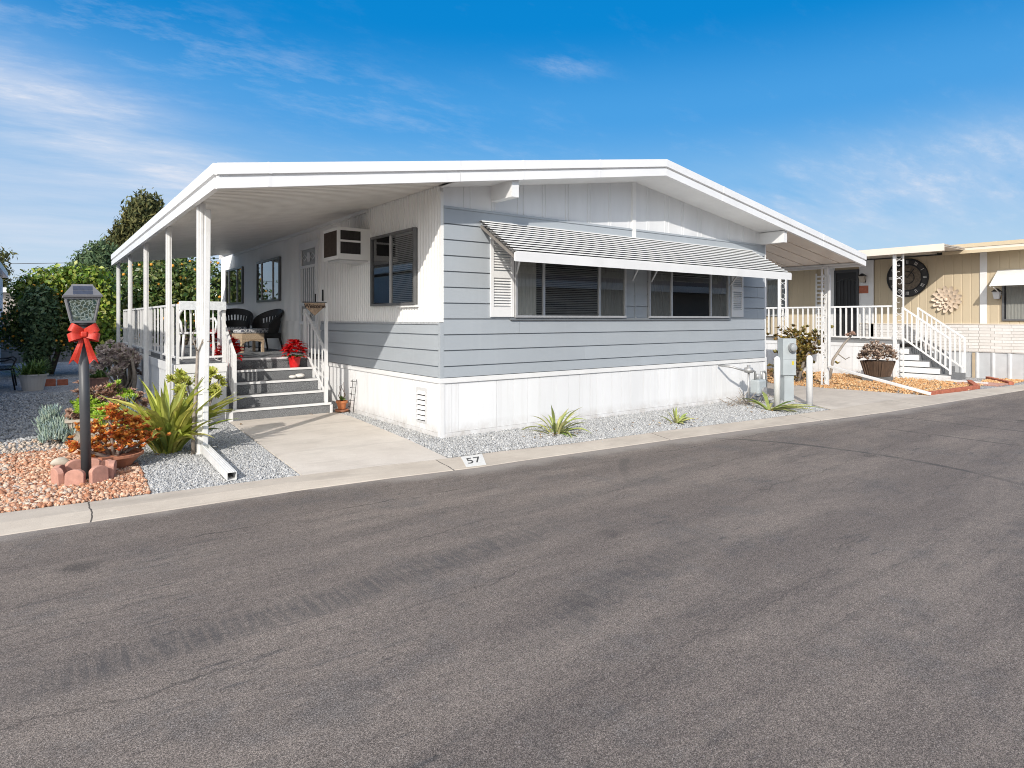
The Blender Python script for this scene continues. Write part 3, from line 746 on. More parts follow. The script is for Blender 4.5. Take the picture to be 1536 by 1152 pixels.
w = window(FRONT, house, 1.12,3.27,1.52,2.62,(1.62,2.70), ALU, .030, .03, None, covers=[('curtain',1.15,1.50,1.55,2.59,CURTAIN_L),('blind',1.5,1.60,1.55,2.56,BLIND),('blind',1.64,2.68,1.55,2.56,BLIND),('curtain',2.72,3.24,1.55,2.59,CURTAIN)])
w = window(FRONT, house, 3.80,5.94,1.52,2.62,(4.36,5.41), ALU, .030, .03, None, covers=[('curtain',3.83,4.34,1.55,2.59,CURTAIN),('blind',4.38,5.39,2.2,2.56,BLIND),('curtain',5.43,5.9,1.55,2.59,CURTAIN)])
mb = MB(); FRONT.box(mb, 1.06,6.02,1.485,1.515,.016,.05); mb.build('window_sill', M('sill_grey',(.17,.185,.20),.5,.08), house)
# grey infill boards between the two windows
mb = MB()
for (a,b) in ((3.275,3.50),(3.53,3.79)): FRONT.laps(mb, a, b, [1.52,1.70,1.88,2.06,2.24,2.42,2.62], .03, .006)
FRONT.box(mb, 3.50,3.53,1.52,2.62,0,.045)
mb.build('window_infill', GREY, house)
def shutter(u0, u1, v0, v1):
    mb = MB(); s = .045; md = (v0+v1)/2
    FRONT.box(mb, u0,u0+s,v0,v1,.02,.05); FRONT.box(mb, u1-s,u1,v0,v1,.02,.05)
    FRONT.box(mb, u0+s,u1-s,v0,v0+.13,.022,.048); FRONT.box(mb, u0+s,u1-s,v1-.07,v1,.022,.048); FRONT.box(mb, u0+s,u1-s,md-.045,md+.045,.022,.048)
    FRONT.box(mb, u0+s,u1-s,v0+.1,v1-.05,.019,.0225)
    for a,b in ((v0+.14,md-.055),(md+.055,v1-.08)):
        k = int((b-a)/.034)
        for i in range(k):
            z = a+(i+.5)*(b-a)/k
            mb.hexa([FRONT.p(u0+s,z-.013,.036),FRONT.p(u1-s,z-.013,.036),FRONT.p(u1-s,z-.008,.046),FRONT.p(u0+s,z-.008,.046),
                     FRONT.p(u0+s,z+.006,.023),FRONT.p(u1-s,z+.006,.023),FRONT.p(u1-s,z+.012,.027),FRONT.p(u0+s,z+.012,.027)])
    mb.build('shutter', WHITE, house)
shutter(.73,1.11,1.53,2.66); shutter(6.05,6.41,1.54,2.55)
window(SIDE, house, .60,1.99,1.69,2.72,(1.33,), DARKMETAL, .018, .035, None, covers=[('blind',.64,1.31,1.72,2.66,BLIND_L)])
window(SIDE, house, 6.53,8.24,1.88,2.80,(7.0,7.85), DARKMETAL, .018, .045, None)
window(SIDE, house, 9.55,11.25,1.88,2.80,(10.05,10.9), DARKMETAL, .018, .045, None)
mb = MB(); SIDE.box(mb, .55,1.15,1.66,1.688,.012,.05); mb.build('window_sill', SIDEWHITE, house)
# awning over the front windows ---------------------------------------------
AX0, AX1, AZ0, AZ1, AY = .56, 6.66, 2.78, 2.285, -.80
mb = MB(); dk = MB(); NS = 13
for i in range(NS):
    # near level slat with a turned-down lip; a near-black strip fills the gap above the next slat
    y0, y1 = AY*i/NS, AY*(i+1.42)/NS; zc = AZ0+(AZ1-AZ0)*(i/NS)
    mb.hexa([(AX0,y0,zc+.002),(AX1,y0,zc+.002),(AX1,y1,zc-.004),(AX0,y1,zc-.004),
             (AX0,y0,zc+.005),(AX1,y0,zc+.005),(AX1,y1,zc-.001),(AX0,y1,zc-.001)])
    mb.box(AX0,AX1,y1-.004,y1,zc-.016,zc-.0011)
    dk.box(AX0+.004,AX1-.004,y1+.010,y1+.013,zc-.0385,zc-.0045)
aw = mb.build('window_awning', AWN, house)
dk.build('awning_gap_shade', M('slat_gap_shade_black',(.016,.015,.014),.7,.25,18), aw)  # shade of the slat gaps, put in as near-black strips
mb = MB()
RAFT = M('brown_awning_rafter',(.22,.20,.18),.5,.1)
for x in (AX0+.03, 1.9, 3.5, 5.1, AX1-.05):
    mb = MB(); mb.bar((x,-.01,AZ0-.06),(x,AY+.03,AZ1-.04),.022,.03); mb.build('awning_rafter', RAFT, aw)
mb = MB(); mb.hexa([(AX0-.02,AY-.005,2.205),(AX1+.02,AY-.005,2.205),(AX1+.02,AY-.03,2.195),(AX0-.02,AY-.03,2.195),(AX0-.02,AY-.01,2.30),(AX1+.02,AY-.01,2.30),(AX1+.02,AY-.035,2.31),(AX0-.02,AY-.035,2.31)])
mb.build('awning_valance', WHITE, aw)
for x in (1.14, 3.42, 3.86, 5.98): 
    mb = MB(); mb.bar((x,-.06,2.10),(x-.20,-.46,2.42),.020); mb.build('awning_strut', ALU, aw)
# side shutter/diagonal for downspout-less corner: porch posts -------------------
def post(x, y, z0, s=.075):
    mb = MB(); h = s/2; zt = ztop(x)-.20
    mb.box(x-h,x+h,y-h,y+h,z0,zt)
    mb.box(x-h*.35,x+h*.35,y-h-.006,y-h,z0,zt); mb.box(x-h-.006,x-h,y-h*.35,y+h*.35,z0,zt)
    mb.box(x-h-.02,x+h+.02,y-h-.02,y+h+.02,z0,z0+.02)
    return mb.build('porch_post', WHITE_OLD, house, bevel=.004)
post(-2.60,.80,0,.078)
for y in (3.10,5.46,7.83,10.2): post(-2.585,y,0,.066)
mb = MB(); mb.bar((-2.535,.79,2.72),(-2.575,.74,.10),.06,.075); dsp = mb.build('downspout', WHITE_OLD, house, bevel=.008)
mb = MB()   # open rectangular spout lying on the gravel
a0, a1 = Vector((-2.58,.72,.075)), Vector((-2.62,-.70,.055)); wv = Vector((.042,0,0)); hv = Vector((0,0,.038))
for (p, q, c, d) in ((-wv,wv,-hv,-hv*.86),(-wv,wv,hv*.86,hv),(-wv,-wv*.9,-hv*.86,hv*.86),(wv*.9,wv,-hv*.86,hv*.86)):
    mb.hexa([a0+p+c,a0+q+c,a1+q+c,a1+p+c,a0+p+d,a0+q+d,a1+q+d,a1+p+d])
for t in (-.45,.0,.45): mb.hexa([a0+wv*(t-.12)+hv,a0+wv*(t+.12)+hv,a1+wv*(t+.12)+hv,a1+wv*(t-.12)+hv,a0+wv*(t-.1)+hv*1.12,a0+wv*(t+.1)+hv*1.12,a1+wv*(t+.1)+hv*1.12,a1+wv*(t-.1)+hv*1.12])
mb.build('spout_extension', WHITE_OLD, dsp)
mb = MB(); b0 = a0; 
mb.box(-2.618,-2.542,.72,.80,.04,.13); mb.build('spout_elbow', WHITE_OLD, dsp, bevel=.012)
# carport scroll post
def scroll(mb, c, ax, r, flip=1):
    """S scroll in the vertical plane along axis ax"""
    ax = Vector(ax); pts = []
    for i in range(26):
        t = i/25; a = -2.6 + t*4.6; rr = r*(1-.55*t)
        pts.append(Vector(c) + ax*(math.cos(a)*rr*.7)*flip + Vector((0,0,1))*(r*.75+math.sin(a)*rr*.75))
    mb.tube(pts, .006, 6); 
    pts2 = [Vector(c)*2 - p for p in pts]; mb.tube(pts2, .006, 6)
    mb.tube([pts[0], Vector(c), pts2[0]], .006, 6)
def scrollpost(name, x, y, z0, z1, ax, w, col_w, parent):
    mb = MB(); ax = Vector(ax); p = Vector((x,y,0))
    for s, cw in ((-1,.03),(1,col_w)):
        q = p + ax*(w/2*s); mb.box(q.x-cw/2,q.x+cw/2,q.y-cw/2,q.y+cw/2,z0,z1)
    mb.bar(p-ax*w/2+Vector((0,0,z0+.02)), p+ax*w/2+Vector((0,0,z0+.02)), .03); mb.bar(p-ax*w/2+Vector((0,0,z1-.02)), p+ax*w/2+Vector((0,0,z1-.02)), .03)
    o = mb.build(name, WHITE, parent)
    k = max(2, int((z1-z0)/.42))
    for i in range(k):
        mb = MB(); scroll(mb, (x,y,z0+(i+.5)*(z1-z0)/k), ax, .14, 1 if i%2 else -1)
        mb.build('iron_scroll', WHITE, o)
    return o
scrollpost('carport_post', 10.14,.36,0,ztop(10.14)-.2,(1,0,0),.22,.075,house)
scrollpost('carport_post', 10.14,5.6,0,ztop(10.14)-.2,(1,0,0),.22,.075,house)
mb = MB(); mb.box(10.10,10.18,yfas(XR)+.05,7.15,ztop(10.14)-.20,ztop(10.14)-.172); mb.build('carport_beam', WHITE, house)
mb = MB(); mb.bar((10.2,.28,2.5),(10.2,.28,.42),.05); mb.bar((10.2,.30,.44),(9.82,-1.88,.05),.055,.055); mb.build('downspout', WHITE, house, bevel=.006)
# air conditioner in the side wall (its own thing)
ac = thing('air_conditioner', 'white boxed window air conditioner jutting from the side wall above the porch steps', 'air conditioner', (-.02,2.4,2.39))
mb = MB()
X0, X1, Y0, Y1, Z0, Z1 = -.52, -.012, 2.09, 2.72, 2.39, 2.86
mb.box(X0+.012,X1,Y0+.012,Y1-.012,Z0+.01,Z1-.01)
f = .035
for (a,b) in ((X0,X0+f),(X1-f-.12,X1-.001)): mb.box(a,b,Y0,Y0+.02,Z0,Z1)
for (a,b) in ((Z0,Z0+.08),(Z0+.255,Z0+.285),(Z1-.045,Z1)): mb.box(X0+f,X1-f-.12,Y0+.0005,Y0+.02,a,b)
mb.box(X0-.002,X0+.02,Y0+.021,Y0+.05,Z0,Z1); mb.box(X0-.002,X0+.02,Y1-.04,Y1,Z0,Z1)
for (a,b) in ((Z0,Z0+.05),(Z1-.045,Z1)): mb.box(X0-.0015,X0+.02,Y0+.05,Y1-.04,a,b)
mb.build('casing', SIDEWHITE, ac)
DARKG = M('dark_grille', (.030,.026,.024), .6, .2, 30)
mb = MB(); mb.box(X0+.035,X1-.155,Y0+.008,Y0+.0125,Z0+.08,Z1-.045)
for i in range(14):
    x = X0+.045+i*.023; mb.box(x,x+.004,Y0+.003,Y0+.0085,Z0+.08,Z0+.255); mb.box(x,x+.004,Y0+.003,Y0+.0085,Z0+.285,Z1-.045)
mb.build('front_grille', DARKG, ac)
mb = MB(); mb.box(X0+.006,X0+.0125,Y0+.05,Y1-.04,Z0+.05,Z1-.045)
for i in range(18):
    y = Y0+.06+i*.030; mb.box(X0+.0005,X0+.0065,y,y+.010,Z0+.05,Z1-.045)
mb.build('side_grille', M('bronze_grille',(.075,.055,.042),.6,.2,30), ac)
mb = MB(); mb.box(X0+.06,X1,Y0+.06,Y1-.06,Z0-.018,Z0+.005); mb.build('base_pan', ALU, ac)
mb = MB(); SIDE.box(mb, 1.995,2.80,2.34,2.40,.011,.022); SIDE.box(mb, 1.995,2.02,2.40,2.95,.011,.022); mb.build('wall_sleeve_trim', SIDEWHITE, ac)
# screen door
D0, D1, DZ0, DZ1 = 4.30,5.22,.875,2.88
mb = MB(); SIDE.box(mb, D0-.05,D1+.05,DZ1,DZ1+.05,.008,.05); SIDE.box(mb, D0-.05,D0,DZ0,DZ1,.008,.05); SIDE.box(mb, D1,D1+.05,DZ0,DZ1,.008,.05)
SIDE.box(mb, D0+.001,D0+.07,DZ0,DZ1-.001,.03,.06); SIDE.box(mb, D1-.07,D1-.001,DZ0,DZ1-.001,.03,.06)
for (a,b) in ((DZ0,DZ0+.09),(1.40,1.46),(1.74,1.80),(2.45,2.50),(DZ1-.08,DZ1-.001)): SIDE.box(mb, D0+.07,D1-.07,a,b,.031,.058)
sd = mb.build('screen_door', WHITE, house)
mb = MB()
for i in range(7):
    u = D0+.13+i*.11; SIDE.box(mb, u-.010,u+.010,1.80,2.45,.036,.054); SIDE.box(mb, u-.010,u+.010,.965,1.40,.036,.054)
for zc in (2.65,1.60): 
    c = SIDE.p((D0+D1)/2, zc, .045)
    ring = [c + Vector((0,math.cos(a)*.12,math.sin(a)*.12)) for a in np.linspace(0,2*PI,7)]
    mb.prism([(math.cos(a)*.10,math.sin(a)*.10) for a in np.linspace(0,2*PI,7)[:-1]], lambda a,b: c+Vector((.004,a,b)), lambda a,b: c+Vector((-.004,a,b)))
    for s in (-1,1): mb.tube([c+Vector((0,.11*s,0)), c+Vector((0,.22*s,.06)), c+Vector((0,.34*s,0))],.006,5); mb.tube([c+Vector((0,.11*s,0)), c+Vector((0,.22*s,-.06)), c+Vector((0,.34*s,0))],.006,5)
mb.build('door_bar', WHITE, sd)
mb = MB(); SIDE.box(mb, D0+.01,D1-.01,DZ0,DZ1,.012,.020); mb.build('inner_door', M('inner_door_grey',(.42,.43,.43),.6,.08,8), sd)
mb = MB(); SIDE.box(mb, D0+.02,D0+.05,1.80,1.95,.06,.075); mb.build('handle', BLACK, sd)
mb = MB(); SIDE.box(mb, 4.08,4.11,1.82,2.02,.011,.03); mb.build('doorbell', BLACK, house)

# ------------------------------------------------------------------ porch
porch = thing('porch_deck', 'grey carpeted porch deck with five steps and white railings', 'porch', (-1.3,3,0))
DZ = .86
mb = MB(); mb.box(-2.5,-.012,3.98,10.3,DZ-.06,DZ); mb.box(-2.5,-1.84,3.10,3.9795,DZ-.06,DZ); mb.build('deck_floor', CARPET, porch)
mb = MB()
FR1 = Frame((0,3.10,0),(1,0,0),(0,-1,0)); FR2 = Frame((-2.5,0,0),(0,1,0),(-1,0,0)); FR3 = Frame((0,3.98,0),(1,0,0),(0,-1,0))
FR1.planks(mb, -2.5,-1.83,0,DZ-.061,.1,.2); FR2.planks(mb, 3.07,10.3,0,DZ-.061,.15,.3)
mb.box(-.30,-.02,4.02,4.06,0,DZ-.061); mb.build('deck_skirting', SKIRT, porch)
mb = MB(); FR1.box(mb, -2.51,-1.83,DZ-.13,DZ-.003,.009,.025); FR2.box(mb, 3.07,10.3,DZ-.13,DZ-.003,.009,.025); mb.build('deck_fascia', WHITE, porch)
fronts = [2.90+.27*i for i in range(5)]; zs = [.172*(i+1) for i in range(5)]
mb = MB()
for i in range(5):
    y1 = 4.0 if i == 4 else fronts[i+1]+.02
    if i < 4: mb.box(-1.78,-.335,fronts[i]+.012,y1,zs[i]-.172+(.0 if i == 0 else -.02),zs[i]-.004)
mb.box(-1.78,-.335,fronts[4]+.012,4.02,zs[3]-.02,DZ-.061)
mb.build('steps', CARPET, porch)
for i in range(5):
    mb = MB(); mb.box(-1.80,-.315,fronts[i]-.004,fronts[i]+.035,zs[i]-.030,zs[i]+.004); mb.build('step_nosing', WHITE, porch)
def stringer(x0, x1):
    mb = MB()
    for i in range(5):
        mb.box(x0,x1,fronts[i]+.001,(fronts[i+1]+.0009 if i < 4 else 4.0),0,zs[i]-.031)
    mb.build('stringer', WHITE, porch)
stringer(-1.83,-1.781); stringer(-.334,-.29)
def railing(par, p0, p1, zb0, zb1, h, sp=.11, wid=.028, bw=.019, mat=WHITE, posts=(1,1), gap=.09, postw=.042):
    """top and bottom rail from p0 to p1, balusters as sub-parts"""
    a = Vector((p0[0],p0[1],zb0)); b = Vector((p1[0],p1[1],zb1))
    up = Vector((0,0,1)); mb = MB()
    mb.bar(a+up*h, b+up*h, wid*1.3, wid*1.1); mb.bar(a+up*gap, b+up*gap, wid, wid)
    for f, q, z in ((posts[0],a,zb0),(posts[1],b,zb1)):
        if f: mb.box(q.x-postw/2,q.x+postw/2,q.y-postw/2,q.y+postw/2,z-f+1 if f != 1 else z,z+h+.015)
    r = mb.build('railing', mat, par)
    n = max(1, int((b-a).length/sp)); me = None
    for i in range(1, n):
        c = a + (b-a)*(i/n)
        if me is None:
            k = MB(); k.hexa([(sx*bw/2,sy*bw/2,z) for z in (gap,h-.002) for sx,sy in ((-1,-1),(1,-1),(1,1),(-1,1))])
            me = k.build('baluster', mat, r, local=True)
            me.location = c - ORG[r.name]; first = me
        else: copy_part(first, r, c-ORG[r.name])
    return r
railing(porch, (-2.47,3.14), (-2.47,10.2), DZ, DZ, .84, .36, bw=.026, mat=WHITE_OLD)
railing(porch, (-2.45,3.13), (-1.86,3.13), DZ, DZ, .84, .12, posts=(0,1), mat=WHITE_OLD)
for y in (4.6,6.0,7.2,8.6):
    mb = MB(); mb.box(-2.49,-2.45,y-.02,y+.02,DZ,DZ+.83); mb.build('railing_post', WHITE_OLD, porch)
railing(porch, (-1.745,3.98), (-1.745,2.97), DZ, .172, .80, .13, gap=.12, mat=WHITE)
railing(porch, (-.375,3.98), (-.375,2.97), DZ, .172, .80, .2, gap=.12, mat=WHITE)
mb = MB(); mb.box(-.398,-.352,2.945,2.99,.172,1.75); mb.build('newel_post', WHITE, porch)
# ------------------------------------------------------------------ things on the porch
sg = thing('welcome_sign', 'mottled brown pennant sign reading Welcome hung from the right newel post of the steps', 'sign', (-.56,2.955,1.76))
mb = MB()
poly = [(-.73,1.755),(-.40,1.755),(-.405,1.70),(-.47,1.64),(-.565,1.555),(-.66,1.64),(-.725,1.70)]
mb.prism(poly, lambda a,b:(a,2.957,b), lambda a,b:(a,2.943,b)); mb.build('board', SIGNWOOD, sg)
mb = MB(); mb.bar((-.76,2.95,1.765),(-.375,2.95,1.765),.012); mb.build('hanger', BLACK, sg)
def text(body, size, mat, parent, mtx, ext=.002, bold=0):
    cu = bpy.data.curves.new('lettering', 'FONT'); cu.body = body; cu.size = size; cu.extrude = ext; cu.align_x = 'CENTER'; cu.align_y = 'CENTER'; cu.offset = bold
    tmp = bpy.data.objects.new('tmp_text', cu); COL.objects.link(tmp)
    bpy.context.view_layer.update()
    me = bpy.data.meshes.new_from_object(tmp.evaluated_get(bpy.context.evaluated_depsgraph_get()))
    bpy.data.objects.remove(tmp)
    me.transform(mtx)
    off = ORG.get(parent.name, Vector((0,0,0))) if parent else Vector((0,0,0))
    me.transform(Matrix.Translation(-Vector(off)))
    me.materials.clear(); me.materials.append(mat)
    o = bpy.data.objects.new('lettering', me); COL.objects.link(o)
    if parent: o.parent = parent
    return o
text('Welcome', .085, M('dark_brown_letter',(.05,.03,.02),.7), sg, Matrix.Translation((-.565,2.941,1.70)) @ Matrix.Rotation(R(90),4,'X'), .002, .002)

def wicker_chair(label):
    """local: faces -Y, seat centre at origin x,y"""
    r = thing('wicker_chair', label, 'chair', (0,0,0), group='wicker chairs on the porch')
    mb = MB(); n = 40   # wrap-around back
    rings = []
    for k in range(5):
        t = k/4; ring = []
        for i in range(n+1):
            a = R(-20) + R(220)*i/n
            hgt = .40 + t*(.17 + .36*max(0, math.sin((i/n)*PI))**.75)
            rad = .31 + .05*t + .07*t*max(0,math.sin((i/n)*PI))
            ring.append((math.cos(a)*rad, math.sin(a)*rad*.92+.02, hgt))
        rings.append(ring)
    for off in (0, .022):
        pass
    vs = []; fs = []
    for ring in rings:
        for (x,y,z) in ring: vs.append((x,y,z))
    m = len(vs)
    for ring in rings:
        for (x,y,z) in ring: vs.append((x*.93,y*.93,z))
    w = n+1
    for k in range(4):
        for i in range(n):
            # leave an open lattice band in the middle of the back
            if k == 2 and 9 <= i <= 30 and i % 2 == 0: continue
            a = k*w+i; fs.append((a,a+1,a+w+1,a+w)); fs.append((m+a,m+a+w,m+a+w+1,m+a+1))
    for i in range(n):
        a = 4*w+i; fs.append((a,a+1,m+a+1,m+a)); fs.append((i,m+i,m+i+1,i+1))
    for k in range(4):
        a = k*w; fs.append((a,a+w,m+a+w,m+a)); a = k*w+n; fs.append((a,m+a,m+a+w,a+w))
    mb.add(vs, fs); mb.build('backrest', WICKER, r, local=True)
    mb = MB(); mb.tube([rings[4][i] for i in range(n+1)], .024, 8); mb.build('rolled_rim', WICKER, r, local=True, smooth=True)
    mb = MB(); mb.box(-.30,.30,-.32,.26,.28,.40); mb.build('seat', WICKER, r, local=True, bevel=.03)
    mb = MB(); mb.box(-.26,.26,-.30,.20,.40,.50); mb.build('cushion', CUSHION, r, local=True, bevel=.04)
    for sx in (-1,1):
        for y0, y1 in ((-.28,-.31),(.22,.30)):
            mb = MB(); mb.tube([(sx*.27,y0,.30),(sx*.30,y1,0)], [.026,.018], 8); mb.build('leg', WICKER, r, local=True, smooth=True)
    return r
c1 = wicker_chair('black wicker armchair under the far small window with its back to the house end')
c1.location = (-.52,8.2,DZ); c1.rotation_euler.z = R(-14); c1.scale = (.93,.93,.93)
c2 = copy_tree(c1); c2['label'] = 'black wicker armchair nearest the screen door angled across the porch'
c2.location = (-.37,6.5,DZ); c2.rotation_euler.z = R(-72); c2.scale = (.9,.9,.9)
tb = thing('wicker_ottoman', 'small tan wicker footstool in front of the black chairs', 'footstool', (-.80,6.0,DZ), R(12))
mb = MB(); mb.box(-.23,.23,-.20,.20,.24,.36); mb.prism([(-.23,.24),(-.23,.14),(-.15,.20),(0,.225),(.15,.20),(.23,.14),(.23,.24)], lambda a,b:(a,-.19,b), lambda a,b:(a,-.21,b)); mb.build('body', WICKERT, tb, local=True, bevel=.01)
mb = MB(); mb.box(-.22,.22,-.19,.19,.36,.44); mb.build('cushion', CUSHION, tb, local=True, bevel=.035)
for sx in (-1,1):
    for sy in (-1,1):
        mb = MB(); mb.box(sx*.205-.022,sx*.205+.022,sy*.175-.022,sy*.175+.022,0,.24); mb.build('leg', WICKERT, tb, local=True)

def poinsettia(x, y, z, s, label):
    r = thing('poinsettia', label, 'potted plant', (x,y,z), group='red poinsettias on the porch steps')
    mb = MB(); mb.lathe([(.02,0),(.075*s,0),(.10*s,.16*s),(.115*s,.175*s),(.10*s,.17*s),(.09*s,.15*s)], (x,y,z), 18); mb.build('pot', REDFOIL, r, smooth=False)
    mb = MB()
    for i in range(46):
        a = random.uniform(0,2*PI); rr = .16*s*random.random()**.5; zz = z + (.27 + .17*(1-(rr/(.16*s))**2))*s
        c = (x+rr*math.cos(a), y+rr*math.sin(a), zz + random.uniform(-.05,.02)*s)
        for k in range(6):
            mb.blade(c, 2*PI*k/6+a+random.uniform(-.3,.3), .105*s*random.uniform(.8,1.25), .048*s, random.uniform(.1,.75), random.uniform(-.9,.0), 3, .15)
    for i in range(26):
        a = random.uniform(0,2*PI); zz = z+random.uniform(.16,.34)*s
        mb.blade((x+.11*s*math.cos(a),y+.11*s*math.sin(a),zz), a, .13*s, .06*s, .0, -.9, 3, .15)
    mb.build('bracts', POIN, r)
    mb = MB()
    for i in range(16):
        a = random.uniform(0,2*PI); mb.blade((x+.06*s*math.cos(a),y+.06*s*math.sin(a),z+.18*s), a, .13*s, .06*s, .4, -.7, 3, .15)
    mb.build('leaves', GRASSY, r)
poinsettia(-.60,3.83,.688,1.0,'red poinsettia in red foil pot on the right end of the fourth step')
poinsettia(-1.62,3.84,.688,1.05,'red poinsettia just behind the left stair railing, lower of the two there')
poinsettia(-1.66,4.45,DZ,1.05,'red poinsettia further back on the deck behind the left stair railing')
for (x,y,z,s,l) in ((-.72,3.56,.516,.062,'white stone on the third step, flatter and left of its pair'),(-.60,3.58,.516,.078,'white stone on the third step, larger and right of its pair')):
    mb = MB(); V, F = TPL[2]; mb.add([(x+p[0]*s*1.25,y+p[1]*s,z+s*.6+p[2]*s*.65) for p in V], [tuple(f) for f in F])
    o = mb.build('white_stone', WSTONE, None, True, origin=(x,y,z)); tag(o, l, 'stone', 'white stones on the steps')
    o.modifiers.new('s','SUBSURF').levels = 1; o.modifiers['s'].render_levels = 2
# white resin chair behind the railing
ch = thing('resin_chair', 'white resin garden chair with arched open back behind the left deck railing', 'chair', (-2.0,4.4,DZ))
cx, cy = -2.0, 4.4
mb = MB(); mb.box(cx-.24,cx+.24,cy-.22,cy+.22,DZ+.40,DZ+.43); mb.build('seat', WHITE, ch, bevel=.01)
mb = MB(); mb.tube([(cx-.23,cy+.22,DZ+.42)] + [(cx-.23*math.cos(a),cy+.25+.04*math.sin(a),DZ+.62+.24*math.sin(a)) for a in np.linspace(0,PI,13)] + [(cx+.23,cy+.22,DZ+.42)], .022, 8)
for i in range(4): mb.tube([(cx-.12+.08*i,cy+.23,DZ+.42),(cx-.12+.08*i,cy+.28,DZ+.80)], .014, 6)
mb.build('backrest', WHITE, ch, smooth=True)
for sx in (-1,1):
    mb = MB(); mb.tube([(cx+sx*.25,cy+.22,DZ+.64),(cx+sx*.27,cy-.05,DZ+.65),(cx+sx*.26,cy-.22,DZ+.58),(cx+sx*.24,cy-.22,DZ+.42)], .02, 6); mb.build('armrest', WHITE, ch, smooth=True)
    for sy in (-1,1):
        mb = MB(); mb.tube([(cx+sx*.21,cy+sy*.19,DZ+.40),(cx+sx*.24,cy+sy*.22,DZ)], .022, 6); mb.build('leg', WHITE, ch, smooth=True)
bd = MB(); bd.box(-2.46,-1.84,3.06,3.10,1.63,1.755); o = bd.build('notice_board', BOARDW, None, bevel=.004, origin=(-2.15,3.08,1.63)); tag(o, 'long speckled white board fixed along the top of the front deck railing', 'board')

# ------------------------------------------------------------------ lamp post
LX, LY = -3.69, .18
lamp = thing('lamp_post', 'black garden lamp post with solar lantern head standing in a ring of pavers', 'lamp post', (LX,LY,0))
mb = MB(); mb.tube([(LX,LY,-.05),(LX,LY,1.43)], .042, 20); mb.build('post', POSTBLACK, lamp, smooth=True)
mb = MB(); mb.lathe([(.05,1.40),(.062,1.41),(.062,1.43),(.085,1.45),(.085,1.465)], (LX,LY,0), 20); mb.build('collar', POSTBLACK, lamp)
def sq(mb, prof, c):
    vs = []; fs = []
    for h, z in prof:
        for sx, sy in ((-1,-1),(1,-1),(1,1),(-1,1)): vs.append((c[0]+sx*h, c[1]+sy*h, z))
    for i in range(len(prof)-1):
        for k in range(4): a = 4*i+k; b = 4*i+(k+1)%4; fs.append((a,b,b+4,a+4))
    fs.append((3,2,1,0)); e = 4*(len(prof)-1); fs.append((e,e+1,e+2,e+3))
    return mb.add(vs, fs)
mb = MB(); sq(mb, [(.095,1.465),(.095,1.485)], (LX,LY)); sq(mb, [(.135,1.685),(.135,1.70)], (LX,LY))
for sx in (-1,1):
    for sy in (-1,1): mb.bar((LX+sx*.088,LY+sy*.088,1.485),(LX+sx*.125,LY+sy*.125,1.685),.016)
mb.build('lantern_frame', CAPGREY, lamp)
mb = MB(); sq(mb, [(.15,1.70),(.152,1.715),(.085,1.805),(.08,1.82)], (LX,LY)); cap = mb.build('lantern_cap', CAPGREY, lamp)
mb = MB()
def capf(u, t): h = .152+(.085-.152)*t; return (LX+u, LY-h-.003, 1.715+.09*t)
for (a,b) in ((.12,.52),(.57,.97)): mb.add([capf(-.075,a),capf(.075,a),capf(.075,b),capf(-.075,b)], [(0,1,2,3)])
mb.build('solar_panel', SOLAR, cap)
for (ux,uy) in ((0,-1),(0,1),(-1,0),(1,0)):
    mb = MB(); tx, ty = -uy, ux
    q = [(LX+ux*h+tx*w, LY+uy*h+ty*w, z) for (h,w,z) in ((.084,-.074,1.487),(.084,.074,1.487),(.121,.111,1.684),(.121,-.111,1.684))]
    mb.add(q + [(x-ux*.003,y-uy*.003,z) for x,y,z in q], [(0,1,2,3),(7,6,5,4),(0,4,5,1),(1,5,6,2),(2,6,7,3),(3,7,4,0)]); mb.build('lantern_pane', LGLASS, lamp)
mb = MB(); mb.lathe([(.004,1.66),(.02,1.65),(.024,1.63),(.012,1.60),(.004,1.595)], (LX-.02,LY,0), 12); mb.build('bulb', M('amber_bulb',(.65,.38,.10),.3), lamp, smooth=True)
# ribbon bow tied round the post
def ribbon(mb, pts, w, axis):
    pts = [Vector(p) for p in pts]; ax = Vector(axis); vs = []; fs = []
    for i, p in enumerate(pts):
        vs += [p-ax*w/2, p+ax*w/2]
    o = len(vs)
    for i in range(len(pts)-1): fs.append((2*i,2*i+1,2*i+3,2*i+2))
    t = Vector((0,-.0015,0))
    vs2 = [v - t for v in vs]
    mb.add([tuple(v) for v in vs] + [tuple(v) for v in vs2], fs + [tuple(o+j for j in reversed(f)) for f in fs])
bow = thing('ribbon_bow', 'red glittery ribbon bow tied to the lamp post under the lantern', 'bow', (LX,LY-.06,1.36))
bow.scale = (.76,.85,.90); bow.location = (LX-.022,LY-.035,1.365)
lamp.rotation_euler = (R(-.7),R(-1.05),0)
yb = LY-.065
for (a, ln, tw) in ((R(28),.165,.20),(R(-14),.165,.5),(R(152),.165,-.20),(R(194),.165,-.5)):
    mb = MB(); dx, dz = math.cos(a), math.sin(a); pts = []
    for i in range(17):
        t = i/16*2*PI; r = (1-math.cos(t))/2
        pts.append((LX+dx*ln*r, yb-.012-.055*math.sin(t)*(.4+r), 1.355+dz*ln*r+.012*math.sin(t)))
    ribbon(mb, pts, .082, (-dz,.35*tw,dx)); mb.build('loop', BOW, bow, smooth=True)
